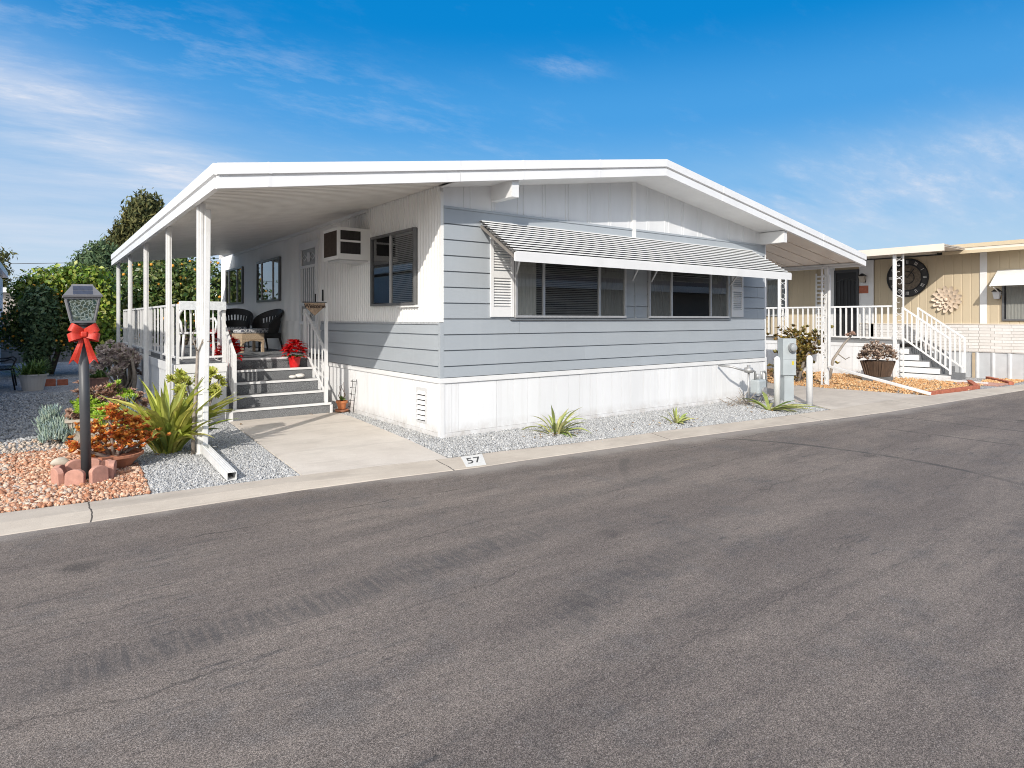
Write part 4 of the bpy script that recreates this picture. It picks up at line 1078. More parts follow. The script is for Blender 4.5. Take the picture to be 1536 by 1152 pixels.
for s, spread in ((-1,.105),(1,.10)):
    mb = MB(); vs = []; n = 8; z0 = 1.33; ln = .27
    for i in range(n+1):
        t = i/n; c = LX + s*(.012+spread*t*.9); z = z0-ln*t; y = yb-.020-.014*math.sin(t*5+s)
        w = .022+.026*t
        vs += [(c-w,y,z),(c,y-.004,z),(c+w,y+.004,z)]
    fs = [(3*i+j,3*i+j+1,3*i+j+4,3*i+j+3) for i in range(n) for j in (0,1)]
    # swallow tail
    vs[3*n+1] = (vs[3*n+1][0],vs[3*n+1][1],z0-ln+.035); vs[3*n] = (vs[3*n][0],vs[3*n][1],z0-ln-.012); vs[3*n+2] = (vs[3*n+2][0],vs[3*n+2][1],z0-ln-.012)
    m = len(vs); mb.add(vs + [(x,y+.002,z) for x,y,z in vs], fs + [tuple(m+k for k in reversed(f)) for f in fs]); mb.build('tail', BOW, bow)
mb = MB(); mb.box(LX-.035,LX+.035,yb-.06,yb+.01,1.325,1.385); mb.build('knot', BOW, bow, bevel=.015)
mb = MB(); mb.tube([(LX+.047*math.cos(a),LY+.047*math.sin(a),1.355) for a in np.linspace(0,2*PI,17)], .006, 6); mb.build('tie', BOW, bow)

# scalloped pavers in a ring
WHERE = ['nearest the kerb, left of the lamp post','nearest the kerb, right of the lamp post','on the right side with its shaded face to the street','on the right beside the clay bowl','at the back right of the ring','directly behind the lamp post','at the back left of the ring','at the far left of the ring']
angs = [-112,-62,-14,28,68,108,152,200]
for i, a in enumerate(angs):
    c = (LX-.015+.215*math.cos(R(a)), LY+.215*math.sin(R(a)), 0)
    mb = MB(); hw = .076; h = .152 + .008*((i*7)%3)
    poly = [(-hw,-.03),(hw,-.03),(hw,h-.05)] + [(hw*math.cos(t), h-.05+.05*math.sin(t)) for t in np.linspace(.2,PI-.2,9)] + [(-hw,h-.05)]
    mb.prism(poly, lambda p,q:(p,-.026,q), lambda p,q:(p,.026,q))
    o = mb.build('scalloped_paver', PAVER, None, bevel=.006); o.location = c; o.rotation_euler = (random.uniform(-.06,.06),0,R(a+90))
    tag(o, 'pink scalloped edging paver '+WHERE[i], 'edging paver', 'scalloped pavers ringing the lamp post')
def rock(name, c, s, mat, label, cat, tpl=1, rz=0):
    V, F = TPL[tpl]; mb = MB(); ca, sa = math.cos(rz), math.sin(rz)
    mb.add([(c[0]+(p[0]*ca*s[0]-p[1]*sa*s[1]), c[1]+(p[0]*sa*s[0]+p[1]*ca*s[1]), c[2]+p[2]*s[2]) for p in V], [tuple(f) for f in F])
    o = mb.build(name, mat, None, True, origin=(c[0],c[1],c[2]-s[2])); m = o.modifiers.new('s','SUBSURF'); m.levels = 1; m.render_levels = 2
    return tag(o, label, cat)
rock('river_stone', (-3.87,.92,.06), (.11,.08,.065), PEBBLE, 'smooth pale river stone behind the paver ring', 'stone', 3)
rock('boulder', (-2.06,3.30,.12), (.17,.15,.17), BOULDER, 'tan rough boulder at the foot of the porch steps on the left', 'boulder', 4)
rock('white_rock', (-2.72,2.6,.18), (.13,.12,.22), WSTONE, 'white rock standing behind the flax clump', 'stone', 5)

# terracotta bowl with orange succulent --------------------------------------
def leaves_at(mb, c, n, ln, w, el=(.2,1.1)):
    for k in range(n):
        e = random.uniform(*el)
        mb.blade(c, random.uniform(0,2*PI), ln*random.uniform(.7,1.2), w, e, e+random.uniform(-.3,.5), 2, .2, prof=lambda t: (.6,1.0,.25)[min(2,int(t*2+.5))])
bx, by = -3.43,.58
bowl = thing('clay_bowl', 'shallow terracotta bowl holding an orange bonsai succulent beside the paver ring', 'bowl planter', (bx,by,0))
mb = MB(); mb.lathe([(.02,.01),(.13,.01),(.17,.06),(.235,.125),(.25,.13),(.255,.155),(.235,.157),(.225,.135)], (bx,by,0), 32); mb.build('bowl', TERRA, bowl, smooth=False)
mb = MB(); mb.lathe([(.01,.12),(.215,.128)], (bx,by,0), 20); mb.build('soil', SOIL, bowl)
mb = MB(); tips = []
for (ax, ay, h, bend) in ((-.02,0,.44,-.03),(.06,.02,.30,.12),(-.08,.03,.30,-.14),(.02,-.05,.20,.05),(.12,.05,.15,.20),(-.13,-.04,.14,-.20),(.03,.03,.38,.04)):
    b = (bx+ax*.4,by+ay,.12); m = (bx+ax+bend*.4,by+ay,.12+h*.55); t = (bx+ax+bend,by+ay*1.5,.12+h); mb.tube([b,m,t],[.024,.017,.011],6); tips += [t, m, ((m[0]+t[0])/2+.04,m[1]-.03,(m[2]+t[2])/2+.03)]
mb.build('stems', BARKG, bowl, smooth=True)
mb = MB()
for t in tips:
    for k in range(15):
        c = (t[0]+random.gauss(0,.052), t[1]+random.gauss(0,.05), t[2]+random.gauss(.01,.028)); leaves_at(mb, c, 10, .046, .030)
for k in range(34):
    a = random.uniform(0,2*PI); r = .27*random.random()**.5; c = (bx+r*math.cos(a)*1.2, by+r*math.sin(a), .17+random.uniform(0,.17)*(1-r)); leaves_at(mb, c, 8, .05, .032)
mb.build('leaves', CRASS, bowl)

# flax -------------------------------------------------------------------------
def strap_plant(name, label, cat, c, blades, lmin, lmax, w, mat, spread=1.0, el=(.9,1.45), droop=(.3,1.6), group=None, azr=None):
    mb = MB()
    for i in range(blades):
        az = random.uniform(*(azr or (0,2*PI))); e = random.uniform(*el); L = random.uniform(lmin,lmax)
        r = random.uniform(0,.10*spread)
        mb.blade((c[0]+r*math.cos(az),c[1]+r*math.sin(az),c[2]-.01), az, L, w*random.uniform(.75,1.15), e, e-random.uniform(*droop), 8, .28, prof=lambda t: .55+.6*t if t < .6 else max(.03,(1-t)*2.3), roll=random.uniform(-.5,.5))
    o = mb.build(name, mat, None, origin=c); return tag(o, label, cat, group)
strap_plant('flax_plant', 'large clump of yellow green strap leaves beside the porch post', 'flax plant', (-2.88,1.12,0), 105, .55,1.05,.088, FLAX, 1.3, (.85,1.52), (.2,1.45))
# bare sapling beside post
tr = thing('bare_sapling', 'thin bare forked stem standing against the front porch post', 'sapling', (-2.68,.80,0))
mb = MB(); mb.tube([(-2.68,.80,0),(-2.675,.79,.4),(-2.65,.77,.8),(-2.645,.76,1.15)],[.022,.019,.017,.014],8)
for (p,q,r_) in (((-2.645,.76,1.12),(-2.59,.74,1.28),.009),((-2.645,.76,1.14),(-2.70,.74,1.30),.009),((-2.60,.74,1.24),(-2.52,.72,1.26),.006),((-2.70,.74,1.28),(-2.68,.73,1.38),.006),((-2.655,.77,.75),(-2.60,.73,.86),.007)): mb.tube([p,q],[r_,r_*.6],6)
mb.build('trunk', BARKG, tr, smooth=True)

# trough of succulents -------------------------------------------------------------
def fingers(mb, c, n, ln, w, r):
    for k in range(n):
        az = random.uniform(0,2*PI); q = (c[0]+random.gauss(0,r),c[1]+random.gauss(0,r),c[2])
        mb.blade(q, az, ln*random.uniform(.7,1.2), w, random.uniform(.6,1.3), 1.5, 2, .35, prof=lambda t: (.7,1,.3)[min(2,int(t*2+.5))])
tro = thing('succulent_trough', 'weathered cream trough planter overflowing with lime and brown succulents', 'planter', (-3.42,2.55,0))
mb = MB(); mb.hexa([(-3.70,2.42,0),(-3.12,2.42,0),(-3.12,2.72,0),(-3.70,2.72,0),(-3.78,2.36,.27),(-3.04,2.36,.27),(-3.04,2.78,.27),(-3.78,2.78,.27)])
mb.box(-3.80,-3.02,2.34,2.38,.255,.285); mb.box(-3.80,-3.02,2.76,2.80,.255,.285); mb.box(-3.80,-3.76,2.38,2.76,.255,.285); mb.box(-3.06,-3.02,2.38,2.76,.255,.285)
for i in range(26): x = -3.74+i*.027; mb.box(x,x+.012,2.352,2.366,.19,.25)
mb.build('trough', M('cream_planter',(.50,.44,.36),.8,.12,12,.2,60,dirt=.4), tro)
mb = MB()
for (x,y,z) in ((-3.55,2.5,.36),(-3.60,2.62,.44),(-3.45,2.6,.40),(-3.38,2.45,.34),(-3.22,2.7,.56),(-3.18,2.62,.50),(-3.35,2.42,.31)):
    for k in range(26): mb.rosette((x+random.gauss(0,.065),y+random.gauss(0,.06),z-.03+random.gauss(0,.055)), 9, .06, .026, 2, lean=.8)
mb.build('lime_succulent', LIME, tro)
mb = MB()
for (x,y,z,s) in ((-3.60,2.72,.62,.09),(-3.52,2.78,.58,.08),(-3.30,2.70,.62,.10),(-3.25,2.56,.50,.10),(-3.33,2.62,.56,.09),(-3.28,2.48,.44,.08),(-3.66,2.5,.36,.07),(-3.70,2.56,.33,.07),(-3.10,2.75,.48,.09),(-3.05,2.6,.44,.08),(-3.42,2.74,.60,.09),(-3.2,2.5,.42,.07)):
    for k in range(9):
        c = (x+random.gauss(0,.06),y+random.gauss(0,.05),z-.05+random.gauss(0,.06)); mb.rosette(c, 11, s*.85, .034, 3, lean=.8)
mb.build('brown_succulent', AEON, tro)
mb = MB()
for (x,y,z) in ((-3.28,2.40,.30),(-3.22,2.40,.31),(-3.12,2.5,.42),(-3.15,2.42,.33)): fingers(mb, (x,y,z), 22, .12, .017, .035)
mb.build('blue_succulent', SENEC, tro)
mb = MB(); mb.box(-3.76,-3.06,2.38,2.76,.22,.26)
for (x,y,z) in ((-3.60,2.72,.62),(-3.30,2.70,.62),(-3.22,2.62,.5),(-3.5,2.6,.4)): mb.tube([(x,y,.25),(x,y,z)],.012,6)
mb.build('soil', SOIL, tro)
def mound(name, label, cat, c, rx, ry, rz, n, mat, ln=.11, w=.016):
    mb = MB()
    for i in range(n):
        a = random.uniform(0,2*PI); r = random.random()**.5; z = c[2]+rz*math.sqrt(max(0,1-r*r))*random.uniform(.55,1.0)
        fingers(mb, (c[0]+rx*r*math.cos(a),c[1]+ry*r*math.sin(a),z), 7, ln, w, .02)
    return tag(mb.build(name, mat, None, origin=c), label, cat)
mound('blue_chalksticks', 'spilling mound of blue grey finger succulent left of the trough', 'succulent', (-3.84,2.52,0), .20,.20,.24, 130, SENEC)
mound('tall_chalksticks', 'upright tuft of pale blue succulent at the far left of the trough', 'succulent', (-3.93,2.78,.10), .11,.10,.28, 50, SENEC, .13,.018)
mb = MB(); mb.box(-3.62,-3.38,1.30,1.46,0,.15); o = mb.build('concrete_block', M('pinkish_block',(.38,.27,.22),.95,.2,12,.5,60,dirt=.3), None, bevel=.008, origin=(-3.5,1.38,0)); o.rotation_euler.z = 0; tag(o, 'brown block half hidden behind the lamp post', 'block')
# large aeonium bush by the deck
ae = thing('aeonium_bush', 'big grey purple rosette shrub with bare trunks against the deck side', 'succulent shrub', (-2.85,6.6,0))
mb = MB()
heads = []
for i in range(46):
    a = random.uniform(0,2*PI); r = random.random()**.5
    heads.append((-2.95+.36*r*math.cos(a), 6.6+.40*r*math.sin(a), .62+.42*math.sqrt(max(0,1-r*r))*random.uniform(.5,1)+random.uniform(-.12,.02)))
for h in heads[:22]: mb.tube([(-2.85+random.gauss(0,.05),6.6+random.gauss(0,.05),0),((-2.85+h[0])/2+.05,(6.6+h[1])/2,h[2]*.5),h],[.025,.018,.012],6)
mb.tube([(-2.70,6.4,0),(-2.66,6.3,.45),(-2.72,6.2,.80)],[.045,.035,.02],8)
mb.build('trunk', BARKG, ae, smooth=True)
mb = MB()
for h in heads:
    for k in range(4): mb.rosette((h[0]+random.gauss(0,.05),h[1]+random.gauss(0,.05),h[2]+random.gauss(0,.05)), 11, .10, .042, 3, lean=.9)
mb.build('rosettes', AEONP, ae)
ay_ = thing('green_aeonium', 'yellow green rosette succulent on stalks in front of the white deck corner', 'succulent', (-2.25,2.75,0))
mb = MB(); hs = []
for i in range(17):
    hs.append((-2.25+random.uniform(-.30,.30), 2.72+random.uniform(-.16,.14), .62+random.uniform(-.14,.16)))
for h in hs: mb.tube([(-2.25+random.gauss(0,.05),2.75,0),((h[0]-2.25)/2,h[1]*.5+1.37,h[2]*.45),h],[.016,.012,.010],6)
mb.build('stems', BARKG, ay_, smooth=True)
mb = MB()
for h in hs:
    mb.rosette(h, 13, .105, .045, 3, lean=.9); mb.rosette((h[0]+random.gauss(0,.06),h[1]+random.gauss(0,.06),h[2]-.06), 12, .09, .04, 3, lean=.9)
mb.build('rosettes', AEONY, ay_)

def potplant(name, label, c, r, h, potmat, leafmat, n, ln, w, z0=None, kind='strap', rim=True):
    t = thing(name, label, 'potted plant', c)
    mb = MB(); mb.lathe([(.01,0),(r*.72,0),(r*.98,h-.03),(r*1.08,h-.03),(r*1.08,h),(r*.95,h),(r*.93,h-.03)] if rim else [(.01,0),(r*.75,0),(r,h),(r*.95,h),(r*.92,h-.03)], c, 22); mb.build('pot', potmat, t)
    mb = MB(); mb.lathe([(.005,h-.03),(r*.92,h-.025)], c, 16); mb.build('soil', SOIL, t)
    mb = MB()
    for i in range(n):
        az = random.uniform(0,2*PI); q = (c[0]+random.gauss(0,r*.35),c[1]+random.gauss(0,r*.35),c[2]+h-.03)
        e = random.uniform(.4,1.4); mb.blade(q, az, ln*random.uniform(.6,1.2), w, e, e-random.uniform(.2,1.6), 4, .2)
    mb.build('leaves', leafmat, t)
    return t
potplant('potted_grass', 'leafy green plant in a round white pot near the far bench', (-4.15,9.9,0), .25,.34, M('white_pot',(.62,.58,.54),.6,.06), GRASSY, 170, .42,.03)
potplant('terracotta_planter', 'green plant in a dusty terracotta pot behind the lamp post', (-3.05,9.0,0), .20,.28, M('dusty_terracotta',(.34,.19,.16),.9,.15,9), GRASSY, 90, .30,.035)
potplant('green_glazed_pot', 'small fern in a dark green glazed pot below the purple rosette shrub', (-2.95,5.2,0), .16,.26, M('green_glaze',(.02,.12,.09),.25,.15,8), GRASSY, 40, .20,.04)
mb = MB()
for i,(x,y) in enumerate(((-3.95,10.6),(-3.72,10.7))): mb.box(x,x+.2,y,y+.1,0,.16 if i == 0 else .13)
o = mb.build('red_bricks', BRICK, None, bevel=.006, origin=(-3.85,10.65,0)); tag(o, 'pair of red bricks on the shaded gravel beside the white pot', 'bricks')
# bench at the far left
be = thing('garden_bench', 'black iron garden bench half out of view at the far left of the yard', 'bench', (-4.95,10.6,0))
for y in (10.15,11.25):
    mb = MB(); mb.tube([(-4.62,y,.62),(-4.52,y,.66),(-4.46,y,.60),(-4.52,y,.44),(-4.46,y,0)],.018,6); mb.tube([(-4.62,y,.62),(-4.95,y,.60),(-5.0,y,.95)],.018,6); mb.tube([(-4.52,y,.44),(-4.95,y,.42),(-5.0,y,0)],.018,6); mb.build('armrest', BLACK, be, smooth=True)
mb = MB()
for i in range(5): x = -4.9+i*.09; mb.box(x,x+.07,10.12,11.28,.44,.462)
mb.build('seat', BLACK, be)
mb = MB()
for i in range(4): z = .58+i*.1; mb.box(-5.0,-4.98,10.12,11.28,z,z+.07)
mb.build('backrest', BLACK, be)

# ------------------------------------------------------------------ along the front
strap_plant('strap_lily', 'upright yellow green strap leaf plant at the skirting below the left front window', 'plant', (1.38,-.60,0), 30, .22,.58,.050, AGAVE, 1.0, (.3,1.5), (.4,2.2))
strap_plant('small_agave', 'small spiky green agave in the middle of the front gravel strip', 'agave', (3.28,-1.02,0), 17, .18,.36,.052, AGAVE, .6, (.35,1.45), (.1,.9))
strap_plant('sprawling_agave', 'sprawling yellow green agave lying at the foot of the left white bollard', 'agave', (5.50,-1.12,.02), 17, .45,.85,.066, AGAVE, .8, (.12,.6), (.25,.75), azr=(-1.9,1.3))
def bollard(x, y, label):
    mb = MB(); mb.lathe([(.052,-.02),(.052,.80),(.048,.835),(.034,.862),(.012,.872)], (x,y,0), 22)
    o = mb.build('bollard', WHITE, None, True, origin=(x,y,0)); tag(o, label, 'bollard', 'white bollards guarding the utility meters')
bollard(5.93,-1.0,'white bollard rising out of the sprawling agave'); bollard(6.68,-1.16,'white bollard at the edge of the concrete driveway')
# electric pedestal
PXx, PYy = 6.90,-.62; s45 = R(-28)
pe = thing('utility_pedestal', 'grey electric meter pedestal between the two white bollards', 'utility box', (PXx,PYy,0), s45)
pe.scale = (.84,.84,.955)
mb = MB(); mb.box(-.15,.15,-.09,.11,.50,1.20); mb.box(-.155,.155,-.097,-.091,.80,1.195); mb.box(-.15,.15,-.099,-.0915,.505,.79); mb.build('cabinet', UTIL, pe, local=True, bevel=.006)
mb = MB(); mb.box(-.105,.115,-.07,.10,0,.499); mb.build('base', UTIL, pe, local=True, bevel=.004)
mb = MB(); mb.tube([(.04,-.096,1.03),(.04,-.15,1.03)],.088,24); mb.build('meter_ring', GALV, pe, local=True, smooth=False)
mb = MB(); mb.tube([(.04,-.149,1.03),(.04,-.20,1.03),(.04,-.225,1.03)],[.078,.074,.05],24); mb.build('meter_dome', M('meter_glass',(.32,.34,.35),.12,.1), pe, local=True, smooth=True)
mb = MB(); mb.box(.05,.10,-.1002,-.0995,.70,.77); mb.build('warning_sticker', LABELY, pe, local=True)
mb = MB(); mb.tube([(-.17,.0,0),(-.17,0,.52)],.012,8); mb.build('conduit', GALV, pe, local=True, smooth=True)
# gas meter
gm = thing('gas_meter', 'grey gas meter and pipes against the right end of the white skirting', 'gas meter', (6.05,-.35,0))
gx, gy = 6.30,-.42
mb = MB(); mb.box(gx-.13,gx+.13,gy-.09,gy+.09,.16,.42); mb.build('body', UTIL, gm, bevel=.03)
mb = MB(); mb.tube([(gx+.02,gy-.10,.22),(gx+.02,gy-.13,.22)],.07,18); mb.build('dial', GALV, gm)
mb = MB(); mb.tube([(gx-.10,gy,.42),(gx-.10,gy,.56),(gx-.16,gy,.58),(gx-.42,gy+.02,.60),(gx-.62,gy+.1,.66),(gx-.66,gy+.36,.68)],.020,8)
mb.tube([(gx+.10,gy,.42),(gx+.10,gy,.55),(gx+.2,gy,.55),(gx+.25,gy,.50),(gx+.25,gy,0)],.020,8); mb.build('pipe', GALV, gm, smooth=True)
mb = MB(); mb.lathe([(.01,-.05),(.07,-.045),(.085,0),(.07,.04),(.03,.05),(.03,.09),(.01,.09)], (gx-.30,gy,.60), 16); mb.build('regulator', GALV, gm, smooth=True)
mb = MB(); mb.tube([(gx-.02,gy,.42),(gx-.02,gy,.52)],.03,10); mb.tube([(gx-.30,gy,.55),(gx-.30,gy,0)],.018,8); mb.tube([(gx-.08,gy+.05,.10),(gx+.35,gy+.08,.10)],.016,8); mb.build('riser', GALV, gm, smooth=True)
db = thing('dry_twigs', 'tangle of dry grey twigs at the foot of the gas meter', 'twigs', (5.85,-.45,0))
mb = MB()
for i in range(34):
    a = random.uniform(0,2*PI); p = (5.85+random.gauss(0,.22),-.45+random.gauss(0,.10),.01); L = random.uniform(.12,.45); e = random.uniform(.1,.9)
    q = (p[0]+L*math.cos(a)*math.cos(e),p[1]+min(.25,L*math.sin(a)*math.cos(e)*.5),p[2]+L*math.sin(e)); mb.tube([p,q],[.008,.004],5)
mb.build('stems', BARKG, db)
pts = [(1.38,-.60),(3.28,-1.02),(5.5,-1.12),(5.9,-.5),(-2.88,1.1),(-2.2,2.6),(.0,3.0)]
mb = MB()
for i in range(170):
    p = random.choice(pts); q = (p[0]+random.gauss(0,.34),p[1]+random.gauss(0,.16),.016)
    if q[0] > -.2 and q[1] > -.04 and q[0] < 7.1 and q[1] < 2.8: continue
    mb.blade(q, random.uniform(0,6.28), random.uniform(.03,.07), random.uniform(.012,.025), random.uniform(-.1,.5), random.uniform(-.5,.3), 3, .3)
tag(mb.build('dry_leaves', DRYLEAF), 'scattered dry brown leaves on the gravel around the plants', 'leaves', kind='stuff')
# house number painted on the kerb
hn = thing('house_number', 'white painted kerb panel with the number 57', 'house number', (-.34,-1.27,.0))
def zk(y): return .016 - .0380*max(0,(-1.085-y))/.375
mb = MB(); cn = [(-.53,-1.42),(-.30,-1.445),(-.13,-1.115),(-.40,-1.105)]
mb.hexa([(x,y,zk(y)-.001) for x,y in cn] + [(x,y,zk(y)+.0035) for x,y in cn])
mb.build('panel', M('kerb_white_paint',(.66,.655,.63),.8,.08,40,dirt=.6,dirtcol=(.45,.41,.36)), hn)
tx = text('57', .235, CHARCOAL, hn, Matrix.Translation((-.345,-1.275,zk(-1.275)+.0048)) @ Matrix.Rotation(R(5.8),4,'X') @ Matrix(((1,.42,0,0),(0,1,0,0),(0,0,1,0),(0,0,0,1))) @ Matrix.Diagonal((.78,1,1,1)), .0006, .001)
# plant stand and small pot by the steps
st = thing('plant_stand', 'black twisted wire plant stand leaning on the side skirting by the steps', 'plant stand', (-.12,2.62,0))
mb = MB()
for sx in (-.07,.07): mb.tube([(-.10,2.62+sx,0),(-.04,2.62+sx,.55)],.0045,6)
for i in range(5): z = .12+.1*i; mb.tube([(-.10+.06*z/.62-.05*math.sin(t),2.62+.07*math.cos(t),z) for t in np.linspace(0,PI,9)],.004,5)
mb.build('frame', BLACK, st, smooth=True)
t = thing('clay_pot', 'small orange clay pot with a twisted dry plant at the right foot of the steps', 'potted plant', (-.16,2.86,0.03))
mb = MB(); mb.lathe([(.005,0),(.055,0),(.078,.10),(.092,.10),(.092,.135),(.075,.135),(.07,.11)], (-.16,2.86,.06), 20); mb.build('pot', TERRA_OR, t)
mb = MB(); mb.lathe([(.005,0),(.10,0),(.11,.025),(.1,.02)], (-.16,2.86,.03), 20); mb.build('saucer', TERRA, t)
mb = MB()
for i in range(4): a = i*1.7; mb.tube([(-.16,2.86,.17),(-.16+.06*math.cos(a),2.86+.05*math.sin(a),.28),(-.16+.03*math.cos(a+1),2.86+.05*math.sin(a+1),.40+.03*i)],[.008,.006,.004],5)
mb.build('stems', BARK, t, smooth=True)
mb = MB(); mb.rosette((-.16,2.85,.22), 9, .07, .03, 2); mb.build('leaves', GRASSY, t)
rock('flat_stone', (-.14,2.88,.012), (.16,.12,.022), BOULDER, 'flat brown stone under the small orange clay pot', 'stone', 0)
# ------------------------------------------------------------------ tan neighbour house
NX = 15.2
NB = Frame((NX,0,0),(0,1,0),(-1,0,0))
nh = thing('tan_house', 'tan sided neighbour house with white stacked stone base and gravel roof on the right', 'house', (NX+3,3,0))
mb = MB(); mb.box(NX+.03,NX+7,-2.05,12,0,3.15); mb.build('wall_core', TAN, nh)
mb = MB(); NB.corr(mb, -2.05, 1.50, 1.37, 3.20, .20, .008, .9); NB.corr(mb, 3.2, 12, .95, 3.20, .20, .008, .9); mb.build('wall_siding', TAN, nh)
mb = MB(); NB.box(mb, -2.05,1.9,.66,1.36,-.02,.03); mb.build('stone_veneer', STACK, nh)
mb = MB(); NB.box(mb, -2.06,1.9,1.36,1.385,0,.045); mb.build('stone_cap', CREAM, nh)
mb = MB(); NB.corr(mb, -2.05, .2, 0, .655, .34, .022, .2, n0=.0); mb.build('metal_skirting', M('metal_skirting',(.62,.64,.66),.4,.1,3,.03,20,metal=.3), nh)
mb = MB(); NB.box(mb, -1.20,-1.05,1.386,3.2,.009,.03); mb.build('wall_trim', WHITE, nh)
mb = MB(); NB.box(mb, 1.52,1.66,.95,3.2,.0,.03); mb.build('wall_trim', WHITE, nh)
mb = MB(); NB.box(mb, -.95,-.89,0,.64,.023,.05); mb.build('downpipe', M('tan_pipe',(.45,.36,.25),.6,.1), nh)
mb = MB(); NB.box(mb, 1.66,1.93,.95,3.2,-.01,.012); NB.box(mb, 2.64,2.8,.95,3.2,-.01,.012); mb.build('door_surround', WHITE, nh)
nd = MB(); NB.box(nd, 1.93,2.64,.95,2.96,-.01,.02); nd_o = nd.build('front_door', BLACK, nh)
mb = MB()
for (a,b,c,d) in ((1.93,1.99,.95,2.96),(2.58,2.64,.95,2.96),(1.99,2.58,.95,1.03),(1.99,2.58,2.88,2.96)): NB.box(mb,a,b,c,d,.021,.05)
mb.tube([NB.p(1.99+.59*t,2.60+.10*math.sin(PI*t),.035) for t in np.linspace(0,1,9)],.012,5)
for i in range(5): NB.box(mb, 2.07+i*.10,2.08+i*.10,1.03,2.66,.028,.042)
mb.build('security_grille', M('dark_grey_grille',(.05,.052,.055),.5,.1), nd_o)
window(NB, nh, 4.1,5.6,1.6,2.9,(4.85,), ALU, .012, .03, None, covers=[('curtain',4.13,5.5,1.63,2.86,CURTAIN)])
mb = MB(); 
for (a,b) in ((2.82,3.22),): 
    NB.box(mb,a,a+.04,1.1,2.9,.0,.03); NB.box(mb,b-.04,b,1.1,2.9,0,.03)
    for i in range(14): NB.box(mb,a+.04,b-.04,1.15+i*.125,1.20+i*.125,.002,.02)
mb.build('lattice_shutter', WHITE, nh)
window(NB, nh, -3.3,-1.52,1.46,2.62,(-2.3,), DARKMETAL, .012, .04, None, covers=[('curtain',-2.26,-1.6,1.5,2.6,CURTAIN)])
mb = MB()
for i in range(10):
    t = i/10; y0, y1 = .0+.62*t, .62*(t+.09); z0 = 2.72-.42*t
    mb.hexa([NB.p(-3.4,z0,y0),NB.p(-1.42,z0,y0),NB.p(-1.42,z0-.035,y1),NB.p(-3.4,z0-.035,y1),NB.p(-3.4,z0+.01,y0),NB.p(-1.42,z0+.01,y0),NB.p(-1.42,z0-.025,y1),NB.p(-3.4,z0-.025,y1)])
naw = mb.build('window_awning', AWN, nh)
mb = MB()
for y in (-3.38,-1.44):
    mb = MB(); mb.hexa([NB.p(y-.006,2.70,0),NB.p(y+.006,2.70,0),NB.p(y+.006,2.28,.60),NB.p(y-.006,2.28,.60),NB.p(y-.006,2.72,0),NB.p(y+.006,2.72,0),NB.p(y+.006,2.31,.62),NB.p(y-.006,2.31,.62)])
    mb.build('awning_cheek', AWN, naw)
mb = MB(); mb.bar(NB.p(-1.5,2.1,.02),NB.p(-1.5,2.28,.58),.02); mb.build('awning_strut', AWN, naw)
# roof: main eave and porch cover
mb = MB(); mb.hexa([(14.6,-2.5,3.30),(22.5,-2.5,3.75),(22.5,12.3,3.75),(14.6,12.3,3.30),(14.6,-2.5,3.36),(22.5,-2.5,3.81),(22.5,12.3,3.81),(14.6,12.3,3.36)]); rf = mb.build('roof', ROOFROCK, nh)
mb = MB(); mb.box(14.56,14.60,-2.5,-.42,3.29,3.385); mb.build('fascia', TANF, nh)
mb = MB(); mb.box(14.575,14.60,-2.5,-.43,3.225,3.2895); mb.build('fascia', CREAM, nh)
mb = MB(); mb.box(14.56,14.60,-2.5,-.425,3.145,3.2245); mb.box(14.56,14.6,-2.54,-2.5,3.145,3.4); mb.build('fascia', TANF, nh)
mb = MB(); mb.box(14.6,NX+.03,-2.5,-.42,3.24,3.30); mb.build('eave_soffit', TAN, nh)
mb = MB(); mb.box(13.25,14.58,-.92,9.0,3.26,3.295); mb.box(14.58,15.19,-.40,9.0,3.26,3.295); mb.build('porch_cover', ROOFROCK, nh)
mb = MB(); mb.box(13.21,13.249,-.93,9.0,3.13,3.30); mb.build('porch_fascia', CREAM, nh)
mb = MB()
for i in range(24): y = -.90+i*.41; mb.box(13.25,14.55 if i < 2 else 15.19,y,y+.38,3.235,3.258)
mb.build('porch_soffit', CREAM, nh)
for (x,y) in ((13.38,.12),(13.38,3.25),(13.38,6.3)): scrollpost('porch_post', x, y, 0, 3.235, (0,1,0), .20, .07, nh)
# porch of the neighbour
np_ = thing('neighbour_porch', 'white skirted porch with grey stairs and slanting white railings in front of the tan house', 'porch', (14.3,2.2,0))
NDZ = .93
mb = MB(); mb.box(13.38,15.15,.2,8.5,NDZ-.06,NDZ); mb.build('deck_floor', GREYDECK, np_)
NF = Frame((13.40,0,0),(0,1,0),(-1,0,0))
mb = MB(); NF.planks(mb, .2,8.5,0,NDZ-.15,.1,.2); NF.box(mb, .2,8.5,NDZ-.149,NDZ-.062,.0,.02); Frame((0,.2,0),(1,0,0),(0,-1,0)).planks(mb,13.40,13.60,0,NDZ-.061,.09,.11); mb.build('deck_skirting', SKIRT, np_)
railing(np_, (13.42,.24),(13.42,8.4),NDZ,NDZ,.90,.15,mat=WHITE,bw=.035,wid=.04)
nst = 5; run = .23
mb = MB()
for i in range(nst):
    yb_ = .2-run*(nst-1-i)-.001 if i < nst-1 else .199
    z = NDZ*(i+1)/(nst+1); y0 = .2-run*(nst-i); mb.box(13.62,14.52,y0,.199,z-NDZ/(nst+1)+(.0005 if i else 0),z)
mb.build('steps', CARPET, np_)
mb = MB(); 
for i in range(nst):
    z = NDZ*(i+1)/(nst+1); y0 = .2-run*(nst-i)
    mb.box(13.585,13.619,y0+.012,.199,(z-NDZ/(nst+1)) if i else 0,z-.028)
mb.build('stringer', SKIRT, np_)
railing(np_, (13.60,.12),(13.60,-.93),NDZ,.16,.86,.125,mat=WHITE,bw=.03,wid=.036)
